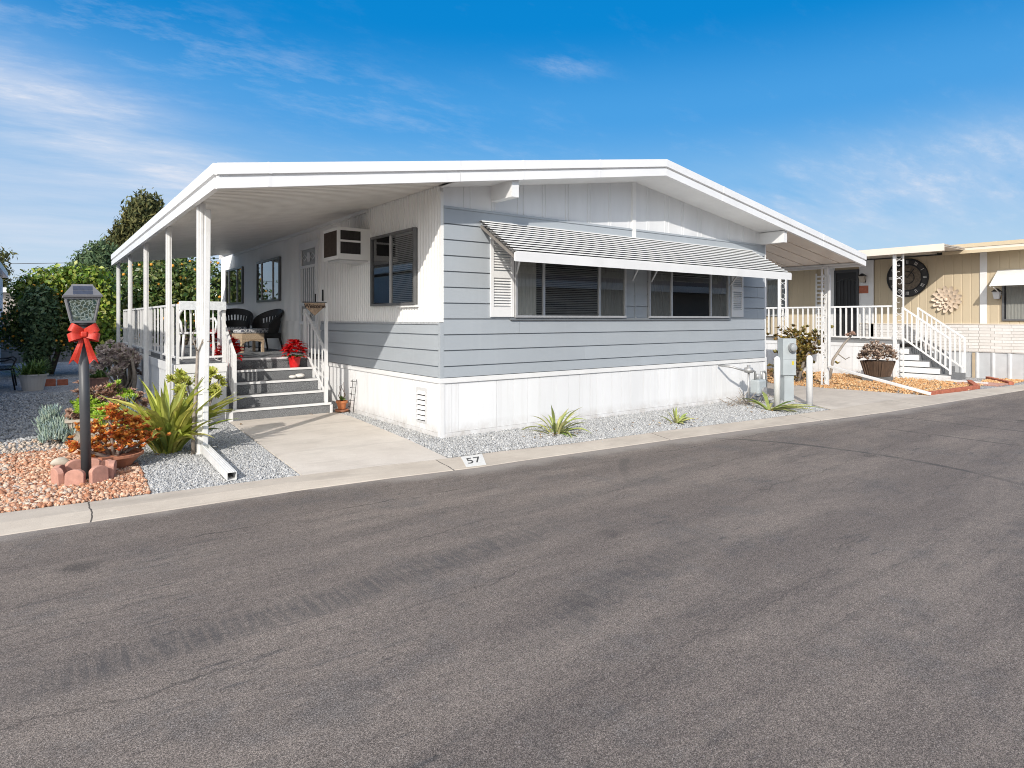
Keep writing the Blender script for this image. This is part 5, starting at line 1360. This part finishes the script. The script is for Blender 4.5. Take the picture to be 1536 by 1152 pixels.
railing(np_, (14.53,.12),(14.53,-.93),NDZ,.16,.86,.125,mat=WHITE,bw=.03,wid=.036)
# things on the neighbour wall
ck = thing('wall_clock', 'large round black iron clock with pale numerals on the shaded tan wall', 'clock', (NX-.05,.63,2.62))
cc = (NX-.03, .63, 2.64)
mb = MB(); mb.tube([(NX-.012,cc[1],cc[2]),(NX-.035,cc[1],cc[2])],.52,48); mb.build('face', M('clock_face',(.035,.033,.033),.6,.3,12), ck)
mb = MB(); mb.tube([(NX-.034,cc[1],cc[2]),(NX-.038,cc[1],cc[2])],.34,40); mb.build('centre', M('bronze_clock_centre',(.13,.10,.07),.6,.4,18), ck)
mb = MB()
for r_,w_ in ((.51,.022),(.36,.010),(.17,.010)): mb.tube([(NX-.045,cc[1]+r_*math.cos(a),cc[2]+r_*math.sin(a)) for a in np.linspace(0,2*PI,49)],w_,6,caps=False)
mb.build('ring', BLACK, ck)
mb = MB(); num = {0:2,1:3,2:1,3:2,4:3,5:2,6:3,7:3,8:2,9:3,10:2,11:2}
for k in range(12):
    a = PI/2 - k*PI/6; ra = Vector((0,math.cos(a)*-1,math.sin(a))); ta = Vector((0,math.sin(a),math.cos(a)))
    m = num[k]
    for j in range(m):
        o_ = (j-(m-1)/2)*.028; c0 = Vector((NX-.040,cc[1],cc[2])) + ra*.385 + ta*o_; c1_ = Vector((NX-.040,cc[1],cc[2])) + ra*.475 + ta*(o_*1.2+(.012 if k in (2,5,7) and j else 0)); mb.bar(c0,c1_,.013,.008,up=(1,0,0))
mb.build('numerals', M('pale_numeral',(.60,.58,.55),.6), ck)
mb = MB()
for a, L_ in ((2.2,.30),(.9,.20)): mb.bar((NX-.052,cc[1],cc[2]),(NX-.052,cc[1]+L_*math.cos(a),cc[2]+L_*math.sin(a)),.016,.006,up=(1,0,0))
mb.build('hands', BLACK, ck)
fl = thing('flower_wall_art', 'big ivory metal flower hanging on the tan wall right of the clock', 'wall art', (NX-.06,-.33,2.02))
mb = MB(); fc = Vector((NX-.04,-.33,2.02))
for ring_, (r0, n_, s_) in enumerate(((.31,13,.135),(.20,10,.125),(.10,6,.10))):
    for k in range(n_):
        a = 2*PI*(k+.5*ring_)/n_; d_ = Vector((0,math.cos(a),math.sin(a))); t_ = Vector((0,-math.sin(a),math.cos(a))); o = fc + Vector((-.03*ring_,0,0))
        pts = []; 
        for i in range(7):
            t = i/6; w_ = s_*.44*math.sin(PI*min(.93,.12+.81*t**.8))**.6; c_ = o + d_*(r0-s_*1.0+s_*1.35*t) + Vector((-.05*t*t-.012,0,0)); pts += [c_-t_*w_, c_+Vector((.014,0,0)), c_+t_*w_]
        mb.add(pts, [(3*i+j,3*i+j+1,3*i+j+4,3*i+j+3) for i in range(6) for j in (0,1)])
mb.build('petals', SHELLW, fl, smooth=True)
mb = MB(); V,F = TPL[0]; mb.add([(fc.x-.10+p[0]*.03,fc.y+p[1]*.06,fc.z+p[2]*.06) for p in V],[tuple(f) for f in F]); mb.build('centre', SHELLW, fl, smooth=True)
def coach(y, z, label, mcol):
    t = thing('wall_lantern', label, 'wall light', (NX-.08,y,z))
    mb = MB(); mb.tube([(NX-.0,y,z-.02),(NX-.10,y,z-.08),(NX-.14,y,z+.0)],.012,6); mb.box(NX-.02,NX+.0,y-.04,y+.04,z-.10,z+.08); mb.build('bracket', BLACK, t)
    mb = MB(); sq(mb, [(.05,z-.10),(.075,z+.08)], (NX-.14,y)); mb.build('shade', mcol, t)
    mb = MB(); sq(mb, [(.095,z+.081),(.02,z+.16)], (NX-.14,y)); mb.build('cap', BLACK if mcol is not WHITE else ALU, t)
coach(-1.44,2.10,'frosted wall lantern beside the awning window of the tan house',M('frosted_glass',(.62,.62,.62),.3,.05))
coach(1.78,2.66,'dark capped wall lantern over the house plaque beside the neighbour front door',M('amber_glass',(.45,.40,.33),.3,.05))
pq = MB(); NB.box(pq, 1.66,1.92,2.25,2.47,.013,.028); o = pq.build('door_plaque', BRICK, None, origin=(NX,1.79,2.25)); tag(o, 'small reddish plaque under the dark capped wall lantern', 'plaque')
# neighbour garden
bp = thing('wooden_planter', 'dark wooden tapered planter of pinkish jade by the neighbour porch', 'planter', (12.15,.10,0))
mb = MB(); bc = (12.15,.10)
sq(mb, [(.20,.12),(.285,.50),(.275,.50),(.25,.48)], bc)
for i in range(9):
    for (a,b) in (((-1,-1),(1,-1)),((-1,1),(-1,-1))):
        t = (i+.5)/9; p = Vector((bc[0]+(a[0]+(b[0]-a[0])*t)*.202, bc[1]+(a[1]+(b[1]-a[1])*t)*.202,.13)); q = Vector((bc[0]+(a[0]+(b[0]-a[0])*t)*.287, bc[1]+(a[1]+(b[1]-a[1])*t)*.287,.49)); mb.bar(p,q,.055,.02)
mb.build('tub', WOODPOT, bp)
mb = MB(); mb.box(bc[0]-.25,bc[0]+.25,bc[1]-.25,bc[1]+.25,.0,.119); mb.build('plinth', M('grey_plinth',(.15,.15,.15),.9,.2), bp)
mb = MB()
for i in range(200):
    a = random.uniform(0,2*PI); r = random.random()**.5; c = (bc[0]+.40*r*math.cos(a), bc[1]+.40*r*math.sin(a), .50+.45*math.sqrt(1-r*r)*random.uniform(.3,1)); leaves_at(mb, c, 8, .075, .045)
mb.build('leaves', JADEP, bp)
mb = MB()
for i in range(9): a = i*.7; mb.tube([(bc[0],bc[1],.5),(bc[0]+.22*math.cos(a),bc[1]+.22*math.sin(a),.85)],[.02,.008],5)
mb.build('stems', BARKG, bp)
jb = thing('jade_bush', 'tall rusty green jade bush with thick bare trunks behind the utility pedestal', 'shrub', (10.68,1.35,0))
mb = MB(); jt = []
for i in range(17):
    a = random.uniform(0,2*PI); r = random.uniform(.1,.62); b = (10.68+random.gauss(0,.12),1.35+random.gauss(0,.12),0); m = (10.68+r*.5*math.cos(a),1.35+r*.5*math.sin(a),random.uniform(.35,.6)); t = (10.68+r*math.cos(a),1.35+r*math.sin(a),random.uniform(.50,1.25)); mb.tube([b,m,t],[.045,.035,.016],7); jt += [t, ((m[0]+t[0])/2,(m[1]+t[1])/2,(m[2]+t[2])/2)]
mb.build('trunk', BARKG, jb, smooth=True)
mb = MB()
for t in jt:
    for k in range(13): leaves_at(mb, (t[0]+random.gauss(0,.12),t[1]+random.gauss(0,.12),max(.05,t[2]+random.gauss(0,.10))), 8, .095, .055)
for k in range(60): leaves_at(mb, (10.68+random.gauss(0,.42),1.35+random.gauss(0,.35),random.uniform(.05,.5)), 8, .09, .055)
mb.build('leaves', JADE, jb)
lb = thing('bare_succulent', 'leaning bare succulent trunk with a small pink head beside the carport post', 'succulent', (10.75,.55,0))
mb = MB(); mb.tube([(10.75,.55,.1),(10.85,.52,.55),(11.2,.45,.90),(11.55,.42,1.12)],[.035,.032,.028,.02],8); mb.tube([(11.0,.50,.7),(11.2,.40,.55),(11.35,.38,.60)],[.014,.012,.01],6); mb.build('trunk', BARKG, lb, smooth=True)
mb = MB()
for i in range(5): mb.rosette((11.58+random.gauss(0,.06),.42+random.gauss(0,.06),1.14+random.gauss(0,.04)),9,.085,.032,2)
mb.build('rosettes', AEON, lb)
def bricks(name, p, q, n_, label):
    mb = MB(); p = Vector((*p,0)); q = Vector((*q,0)); d_ = (q-p)/n_
    for i in range(n_): mb.bar(p+d_*(i+.03)+Vector((0,0,.035)), p+d_*(i+.97)+Vector((0,0,.035+random.uniform(-.004,.004))), .10,.075)
    o = mb.build(name, BRICK, None, bevel=.006, origin=tuple(p)); tag(o, label, 'brick edging')
bricks('brick_edging', (9.95,-1.80),(12.2,-1.92),10,'row of red bricks edging the orange gravel along the kerb')
bricks('brick_edging', (12.3,-1.86),(13.5,-1.35),5,'short row of red bricks leading toward the neighbour stairs')
bricks('brick_edging', (13.72,-2.1),(14.9,-1.30),6,'red brick row at the far side of the neighbour stair path')
mb = MB()
for i in range(5):
    for j in range(4): mb.box(13.02+i*.14,13.15+i*.14,-2.05+j*.2,-1.86+j*.2,.0,.03)
o = mb.build('brick_path', M('pink_path_brick',(.45,.25,.20),.95,.2,10,.4,60,dirt=.5), None, bevel=.005, origin=(13.3,-1.7,0)); tag(o, 'small pinkish brick landing between kerb and neighbour stairs', 'path')
mb = MB(); mb.bar((13.55,.15,.03),(13.25,-1.78,.03),.09,.06); o = mb.build('kerb_board', WHITE_OLD, None, origin=(13.4,-.8,0)); tag(o, 'white timber edging board lying along the base of the neighbour stairs', 'edging')

# ------------------------------------------------------------------ background: left neighbour, walls, trees
ln_ = thing('grey_house', 'pale grey neighbour house whose corner shows at the far left edge', 'house', (-8.5,12,0))
LN = Frame((-5.1,0,0),(0,1,0),(1,0,0))
mb = MB(); mb.box(-12,-5.13,2.3,22,0,2.9); LN.corr(mb, 2.3,22,0,2.9,.2,.01,.8); mb.build('wall', M('pale_grey_siding',(.55,.57,.59),.5,.05,2), ln_)
mb = MB(); mb.hexa([(-12.3,2.05,3.3),(-4.95,2.05,2.98),(-4.95,22.2,2.98),(-12.3,22.2,3.3),(-12.3,2.05,3.5),(-4.95,2.05,3.16),(-4.95,22.2,3.16),(-12.3,22.2,3.5)]); mb.build('roof', ROOFW, ln_)
def wallthing(name, label, x0, x1, y, h, mat, capm=None):
    t = thing(name, label, 'wall', ((x0+x1)/2,y,0))
    mb = MB(); mb.box(x0,x1,y,y+.15,0,h); mb.build('blocks', mat, t)
    mb = MB(); mb.box(x0,x1,y-.02,y+.17,h,h+.05); mb.build('coping', capm or mat, t)
def m_block():
    m, t, b = nt('block_wall_courses'); v = geo_pos(t); s_ = N(t,'ShaderNodeSeparateXYZ'); t.links.new(v,s_.inputs[0]); cb = N(t,'ShaderNodeCombineXYZ'); t.links.new(s_.outputs[0],cb.inputs[0]); t.links.new(s_.outputs[2],cb.inputs[1])
    br = N(t,'ShaderNodeTexBrick'); br.inputs['Scale'].default_value = 1; br.inputs['Brick Width'].default_value = .4; br.inputs['Row Height'].default_value = .2; br.inputs['Mortar Size'].default_value = .008
    br.inputs['Color1'].default_value = (.23,.22,.21,1); br.inputs['Color2'].default_value = (.19,.185,.18,1); br.inputs['Mortar'].default_value = (.13,.125,.12,1); t.links.new(cb.outputs[0],br.inputs['Vector'])
    t.links.new(br.outputs['Color'],b.inputs['Base Color']); b.inputs['Roughness'].default_value = .95; return m
wallthing('block_wall', 'grey concrete block wall across the back of the side yard', -5.6, 6, 20.5, 1.30, m_block())
wallthing('brick_wall', 'pinkish brick wall behind the grey block wall', -6.5, 8, 27, 1.75, PINKW)
fh = thing('far_house', 'distant low pale house roof over the back wall at the left', 'house', (-3,50,0))
mb = MB(); mb.box(-9,1.5,48,58,0,3.3); mb.build('wall', M('far_beige_wall',(.40,.36,.32),.8,.08), fh)
mb = MB(); mb.box(-9.4,1.9,47.5,58.5,3.3,3.62); mb.build('roof', WHITE, fh)

oh = thing('street_house', 'low brownish house across the street mirrored in the front windows', 'house', (10,-19,0))
mb = MB(); mb.box(-8,60,-24,-17,-.1,3.0); mb.build('wall', M('brown_house_wall',(.30,.26,.22),.8,.1), oh)
mb = MB(); mb.box(-9,61,-24.6,-15.9,3.0,3.3); mb.prism([(-15.9,3.3),(-24.6,3.3),(-20.2,5.9)], lambda a,b:(-9,a,b), lambda a,b:(61,a,b)); mb.build('roof', M('brown_shingle_roof',(.13,.11,.10),.7,.08), oh)
mb = MB(); mb.box(-8,60,-16.98,-16.9,0,.6); mb.build('skirting', M('pale_skirting',(.6,.6,.58),.7,.08), oh)
mb = MB(); mb.box(-9,61,-15.88,-15.8,2.98,3.32); mb.build('fascia', WHITE, oh)
for x in (-3,2,8,15,21,30,40):
    mb = MB(); mb.box(x,x+2.0,-16.98,-16.93,1.2,2.3); mb.build('window', M('dark_pane',(.02,.025,.03),.1,.1), oh)
def crown(name, lobes, n, size, asp, mat, parent, droop=.25, jitter=.22, up=0.0):
    """n leaf-sized faces through lobes [(cx,cy,cz,rx,ry,rz)], thicker towards the outside"""
    lobes = np.array(lobes, float); wgt = (lobes[:,3]*lobes[:,4]*lobes[:,5])**(2/3); wgt /= wgt.sum()
    k = rng.choice(len(lobes), n, p=wgt)
    d = rng.normal(size=(n,3)); d /= np.linalg.norm(d,axis=1)[:,None]
    # clumps: pull directions toward random twig directions
    tw = rng.normal(size=(240,3)); tw /= np.linalg.norm(tw,axis=1)[:,None]
    d = d*.62 + tw[rng.integers(0,240,n)]*.5; d /= np.linalg.norm(d,axis=1)[:,None]
    r = (rng.random(n)**.42)*(1+rng.normal(0,jitter*.5,n))
    P_ = lobes[k,:3] + d*lobes[k,3:]*r[:,None]
    P_[:,2] = np.maximum(P_[:,2], .05)
    nr = d + rng.normal(0,.75,(n,3)); nr[:,2] += up; nr /= np.linalg.norm(nr,axis=1)[:,None]
    ax = np.cross(nr, rng.normal(size=(n,3))); ax /= np.linalg.norm(ax,axis=1)[:,None]; ax[:,2] -= droop; ax /= np.linalg.norm(ax,axis=1)[:,None]
    sd = np.cross(nr, ax); sd /= np.linalg.norm(sd,axis=1)[:,None]
    s = size*rng.uniform(.6,1.35,(n,1)); w = s*asp
    V = np.stack([P_-ax*s*.5, P_+sd*w*.5+nr*w*.15, P_+ax*s*.5, P_-sd*w*.5+nr*w*.15],1)
    F = np.arange(n*4).reshape(n,4)
    return npmesh(name, V.reshape(-1,3), F, mat, parent)
def fruit(par, pts, r):
    V0, F0 = ico_template(2,.02); first = None
    for p in pts[:95]:
        if first is None: first = npmesh('fruit', V0*r + np.array(ORG[par.name]), F0, FRUIT, par, smooth=True); c_ = first
        else: c_ = copy_part(first, par, (0,0,0))
        c_.location = Vector(p) - ORG[par.name]; c_.scale = (random.uniform(.8,1.15),)*3
def shellpts(lobes, n, f=.97):
    out = []
    for _ in range(n):
        l = random.choice(lobes); d = rng.normal(size=3); d /= np.linalg.norm(d); d[1] = -abs(d[1]); out.append((l[0]+d[0]*l[3]*f, l[1]+d[1]*l[4]*f, max(.2,l[2]+d[2]*l[5]*f)))
    return out
def limbs(par, base, tops, r):
    mb = MB()
    for t in tops: mb.tube([base,((base[0]*.6+t[0]*.4)+random.gauss(0,.06),base[1]*.6+t[1]*.4,base[2]*.5+t[2]*.5),t],[r,r*.6,r*.2],7)
    mb.build('trunk', BARK, par, smooth=True)
# citrus behind the porch
ct = thing('citrus_tree', 'dense citrus tree with yellow fruit behind the end of the porch', 'tree', (-.6,15.4,0))
L_ = [(-1.7,15.8,1.7,1.0,.9,1.0),(-.8,15.3,2.1,1.15,1.0,1.25),(.3,15.0,2.0,1.1,1.0,1.2),(1.3,15.2,2.1,1.1,1.0,1.2),(-.2,15.6,2.8,1.2,1.0,.8),(-1.3,15.6,2.5,.9,.8,.8)]
crown('crown', L_, 15000, .15, .5, CITRUS, ct); fruit(ct, shellpts(L_,75), .045)
limbs(ct, (-.6,15.4,0), [(l[0],l[1],l[2]) for l in L_], .12)
# citrus shrub and vine left
cs = thing('citrus_shrub', 'dark rounded citrus shrub with many small yellow fruits under the bright vine', 'shrub', (-3.9,14.4,0))
L2 = [(-4.1,14.2,1.55,.75,.75,.95),(-3.5,13.9,1.25,.85,.7,.75),(-4.45,14.5,1.2,.6,.6,.6),(-3.3,14.2,1.75,.8,.7,.75)]
crown('crown', L2, 11000, .105, .5, CITRUS, cs); fruit(cs, shellpts(L2,95), .034)
limbs(cs, (-3.8,14.4,0), [(l[0],l[1],l[2]) for l in L2], .07)
dv = thing('dark_climber', 'dark blue green leafy climber draped over the front of the citrus shrub', 'shrub', (-4.0,13.5,0))
L3 = [(-4.05,13.45,1.75,.42,.35,.62),(-4.0,13.4,1.15,.36,.3,.7),(-4.1,13.4,.6,.28,.25,.5)]
crown('crown', L3, 4200, .12, .55, VINED, dv); limbs(dv, (-4.05,13.6,0), [(l[0],l[1],l[2]) for l in L3], .04)
vn = thing('bright_vine', 'bright yellow green vine arching over the shrubs behind the lamp post', 'vine', (-2.9,14.2,0))
L4 = [(-3.6,14.4,2.50,.9,.7,.46),(-3.05,14.2,2.46,.72,.7,.55),(-2.62,13.9,1.9,.42,.5,.75),(-2.62,13.5,1.25,.36,.4,.75),(-4.2,14.6,2.25,.5,.5,.35),(-2.66,13.4,.7,.30,.35,.55)]
crown('crown', L4, 8500, .13, .6, VINE, vn); limbs(vn, (-2.6,14.2,0), [(l[0],l[1],l[2]) for l in L4], .05)
mb = MB()
for i in range(26):
    x = random.uniform(-4.4,-2.5); a = random.uniform(-1,1); p = Vector((x,14.3,2.65-abs(x+3.2)*.35)); q = p+Vector((a*.3,random.uniform(-.2,.2),random.uniform(.2,.45))); mb.tube([p,(p+q)/2+Vector((0,0,.06)),q],.006,4)
    for k in range(6): c = p+(q-p)*(k/5); mb.blade(c, random.uniform(0,6.28), .11,.06,.4,-.3,2,.2)
mb.build('tendril', VINE, vn)
# conifers
def conifer(name, label, base, spires, n, mat, size):
    t = thing(name, label, 'tree', base)
    lob = []
    for (dx,dy,z0,z1,r) in spires:
        m = 7
        for i in range(m):
            f_ = i/(m-1); rr = r*(1-.52*f_**1.8)*random.uniform(.85,1.15)
            lob.append((base[0]+dx+random.gauss(0,r*.16),base[1]+dy+random.gauss(0,r*.16),z0+(z1-z0)*f_,rr,rr,max(rr*.8,(z1-z0)/m*.9)))
    crown('crown', lob, n, size, .34, mat, t, droop=-.9, jitter=.5, up=0)
    limbs(t, (base[0],base[1],0), [(base[0]+s[0],base[1]+s[1],s[3]*.8) for s in spires], .25)
conifer('conifer', 'tall dark conifer with several pointed tops rising over the porch roof', (.9,39.2,0), [(.45,0,2.5,8.7,1.35),(-.30,.1,2.2,8.1,1.15),(1.35,.2,2,8.7,1.25),(-1.0,0,1.5,7.0,1.1),(-1.5,.2,1.2,5.4,.9),(.3,-.4,1.5,7.4,1.6),(2.1,0,1.5,7.2,1.3),(.8,-.3,2,8.2,.9)], 60000, CONIF, .33)
conifer('rounded_conifer', 'rounder green conifer to the left of the tall one', (-1.5,37.0,0), [(0,0,2,5.6,1.15),(-.7,0,1.6,5.0,.95),(.8,.2,1.8,5.5,1.1),(-1.1,.2,1,4.2,.8),(.2,-.4,1,4.8,1.6),(.45,0,3,5.8,.8),(1.7,0,1,5.0,1.0)], 34000, CONIFB, .25)
conifer('distant_tree', 'small distant tree showing at the left edge of the sky', (-7.6,70,0), [(0,0,2,7.6,2.0),(.8,0,2,7.0,1.0),(-1.5,0,2,7.8,1.6)], 4500, CONIF, .45)
pw = MB(); pw.tube([(-30,111,8.2),(-7.4,95.2,8.45),(0,89.8,8.6),(30,68,9.8)],.035,5); o = pw.build('power_line', BLACK, None, origin=(-7.4,95.2,8.45)); tag(o, 'thin power line crossing the sky at the left', 'cable')

# ------------------------------------------------------------------ sky, sun, camera
SD = Vector((1.0,.88,-.75)).normalized()
sun = bpy.data.lights.new('sun', 'SUN'); sun.energy = SUN_E; sun.angle = R(.53); sun.color = (1,.94,.86)
so = bpy.data.objects.new('sun', sun); COL.objects.link(so); so.rotation_euler = SD.to_track_quat('-Z','Y').to_euler(); so.location = (-20,-18,15)
w = bpy.data.worlds.new('World'); S.world = w; w.use_nodes = True
t = w.node_tree; bg = t.nodes['Background']
sky = N(t, 'ShaderNodeTexSky', sky_type='NISHITA', sun_disc=False, sun_elevation=math.asin(-SD.z), sun_rotation=math.atan2(-SD.x,-SD.y), altitude=60, air_density=1.0, dust_density=.35, ozone_density=2.2)
hs = N(t, 'ShaderNodeHueSaturation'); hs.inputs['Saturation'].default_value = SKY_SAT; hs.inputs['Hue'].default_value = .492; hs.inputs['Value'].default_value = 1.0
t.links.new(sky.outputs[0], hs.inputs['Color'])
KK = 1/(SKY_S*2**EXPO)
tc = N(t, 'ShaderNodeTexCoord'); sx = N(t, 'ShaderNodeSeparateXYZ'); t.links.new(tc.outputs['Generated'], sx.inputs[0])
dx, dy, dz = sx.outputs
den = math_(t, 'ADD', math_(t, 'MAXIMUM', dz, 0), .16)
cb = N(t, 'ShaderNodeCombineXYZ'); t.links.new(math_(t,'DIVIDE',dx,den), cb.inputs[0]); t.links.new(math_(t,'DIVIDE',dy,den), cb.inputs[1])
mp = N(t, 'ShaderNodeMapping'); mp.inputs['Rotation'].default_value = (0,0,R(37)); mp.inputs['Scale'].default_value = (.75,2.6,1); t.links.new(cb.outputs[0], mp.inputs[0])
n1 = noise(t, mp.outputs[0], 1.1, 9, .62); 
mp2 = N(t, 'ShaderNodeMapping'); mp2.inputs['Rotation'].default_value = (0,0,R(37)); mp2.inputs['Scale'].default_value = (1.6,3.4,1); t.links.new(cb.outputs[0], mp2.inputs[0])
n2 = noise(t, mp2.outputs[0], 2.4, 10, .7)
def blob(px_dir, wid_u, wid_v):
    """soft region of the sky round a direction"""
    d = Vector(px_dir).normalized(); dp = N(t, 'ShaderNodeVectorMath', operation='DOT_PRODUCT'); dp.inputs[1].default_value = d
    t.links.new(tc.outputs['Generated'], dp.inputs[0]); side = Vector((d.y,-d.x,0)).normalized(); upv = side.cross(d)
    du = N(t, 'ShaderNodeVectorMath', operation='DOT_PRODUCT'); du.inputs[1].default_value = side; t.links.new(tc.outputs['Generated'], du.inputs[0])
    dv_ = N(t, 'ShaderNodeVectorMath', operation='DOT_PRODUCT'); dv_.inputs[1].default_value = upv; t.links.new(tc.outputs['Generated'], dv_.inputs[0])
    return dp.outputs['Value'], du.outputs['Value'], dv_.outputs['Value']
def gauss2(b_, wu, wv, tilt=0.0):
    f_, u, v = b_
    v2 = math_(t,'ADD', v, math_(t,'MULTIPLY',u,tilt)); a = math_(t,'ADD', math_(t,'POWER',math_(t,'DIVIDE',math_(t,'ABSOLUTE',u),wu),2), math_(t,'POWER',math_(t,'DIVIDE',math_(t,'ABSOLUTE',v2),wv),2))
    g_ = math_(t,'EXPONENT', math_(t,'MULTIPLY',a,-1)); return math_(t,'MULTIPLY',g_,math_(t,'GREATER_THAN',f_,0))
def cdir(px, py):
    f_ = 953.; r_ = (px-768)/f_; a_ = R(53.374); F_ = Vector((math.cos(a_),math.sin(a_),0)); R_ = Vector((math.sin(a_),-math.cos(a_),0)); return F_+R_*r_+Vector((0,0,(478.6-py)/f_))
c_l = gauss2(blob(cdir(110,175),0,0), .30, .055, .34)
c_l2 = gauss2(blob(cdir(60,330),0,0), .35, .13, .1)
c_r = gauss2(blob(cdir(1470,265),0,0), .32, .060, -.05)
c_t = gauss2(blob(cdir(250,60),0,0), .45, .05, .12)
c_w = gauss2(blob(cdir(850,100),0,0), .05, .016, .1)
k1 = mapr(t, n1, .35, .68); k2 = mapr(t, n2, .46, .66)
k3 = math_(t, 'MULTIPLY', k1, math_(t, 'MULTIPLY_ADD', k2, .6, .55))
cl = math_(t,'MULTIPLY', c_l, math_(t,'MULTIPLY_ADD', k3, 1.0, .22))
cl = math_(t,'ADD', cl, math_(t,'MULTIPLY', c_l2, math_(t,'MULTIPLY_ADD', k1, .40, .25)))
cl = math_(t,'ADD', cl, math_(t,'MULTIPLY', c_r, math_(t,'MULTIPLY_ADD', k3, .85, .08)))
cl = math_(t,'ADD', cl, math_(t,'MULTIPLY', c_t, math_(t,'MULTIPLY', k2, .20)))
cl = math_(t,'ADD', cl, math_(t,'MULTIPLY', c_w, math_(t,'MULTIPLY', k2, .24)))
cl = math_(t,'ADD', cl, math_(t,'MULTIPLY', mapr(t, n2, .55, .8), math_(t,'MULTIPLY', mapr(t, dz, .1, .35, .16, .03), 1.0)), clamp=True)
rp = N(t, 'ShaderNodeValToRGB'); rp.color_ramp.interpolation = 'EASE'
pts_ = ((0,(.50,.64,.80)),(.09,(.43,.60,.81)),(.20,(.20,.46,.80)),(.30,(.075,.35,.77)),(.42,(.004,.24,.66)),(.7,(.0,.15,.48)),(1,(0,.10,.36)))
while len(rp.color_ramp.elements) < len(pts_): rp.color_ramp.elements.new(.5)
for e_, (p_, c_) in zip(rp.color_ramp.elements, pts_): e_.position = p_; e_.color = (*c_, 1)
t.links.new(dz, rp.inputs[0])
ramp = N(t, 'ShaderNodeVectorMath', operation='SCALE'); t.links.new(rp.outputs[0], ramp.inputs[0]); ramp.inputs['Scale'].default_value = KK
cc_ = mixc(t, .88, hs.outputs[0], ramp.outputs[0])
# bright veil added to the unseen sky behind the camera as fill light
bk = N(t, 'ShaderNodeVectorMath', operation='DOT_PRODUCT'); bk.inputs[1].default_value = Vector((-.80,-.45,.40)).normalized(); t.links.new(tc.outputs['Generated'], bk.inputs[0])
fill_veil = math_(t,'MULTIPLY', mapr(t, bk.outputs['Value'], .15, .75, 0, 1, True), math_(t,'MULTIPLY_ADD', k1, .5, .55), clamp=True)
cc_ = mixc(t, fill_veil, cc_, tuple(x*KK for x in FILL_VEIL))
cc_ = mixc(t, cl, cc_, tuple(x*KK for x in CLOUD))
t.links.new(cc_, bg.inputs['Color']); bg.inputs['Strength'].default_value = SKY_S
cam = bpy.data.cameras.new('camera'); cam.sensor_width = 36; cam.sensor_fit = 'HORIZONTAL'; cam.lens = 953/1536*36; cam.shift_y = -97.4/1536; cam.clip_end = 2000; cam.clip_start = .05
co = bpy.data.objects.new('camera', cam); COL.objects.link(co); co.location = (-4.039,-6.926,1.5); co.rotation_euler = (R(90),0,R(53.374-90)); S.camera = co
S.view_settings.view_transform = 'Standard'; S.view_settings.look = 'None'; S.view_settings.gamma = 1; S.view_settings.exposure = EXPO; S.view_settings.use_curve_mapping = False
S.render.engine = 'CYCLES'; S.cycles.filter_width = 1.0; S.cycles.use_denoising = DENO; S.cycles.denoising_input_passes = 'RGB_ALBEDO_NORMAL'; S.cycles.denoising_prefilter = 'NONE'; S.cycles.sample_clamp_indirect = 4; S.cycles.max_bounces = 8; S.cycles.transparent_max_bounces = 12
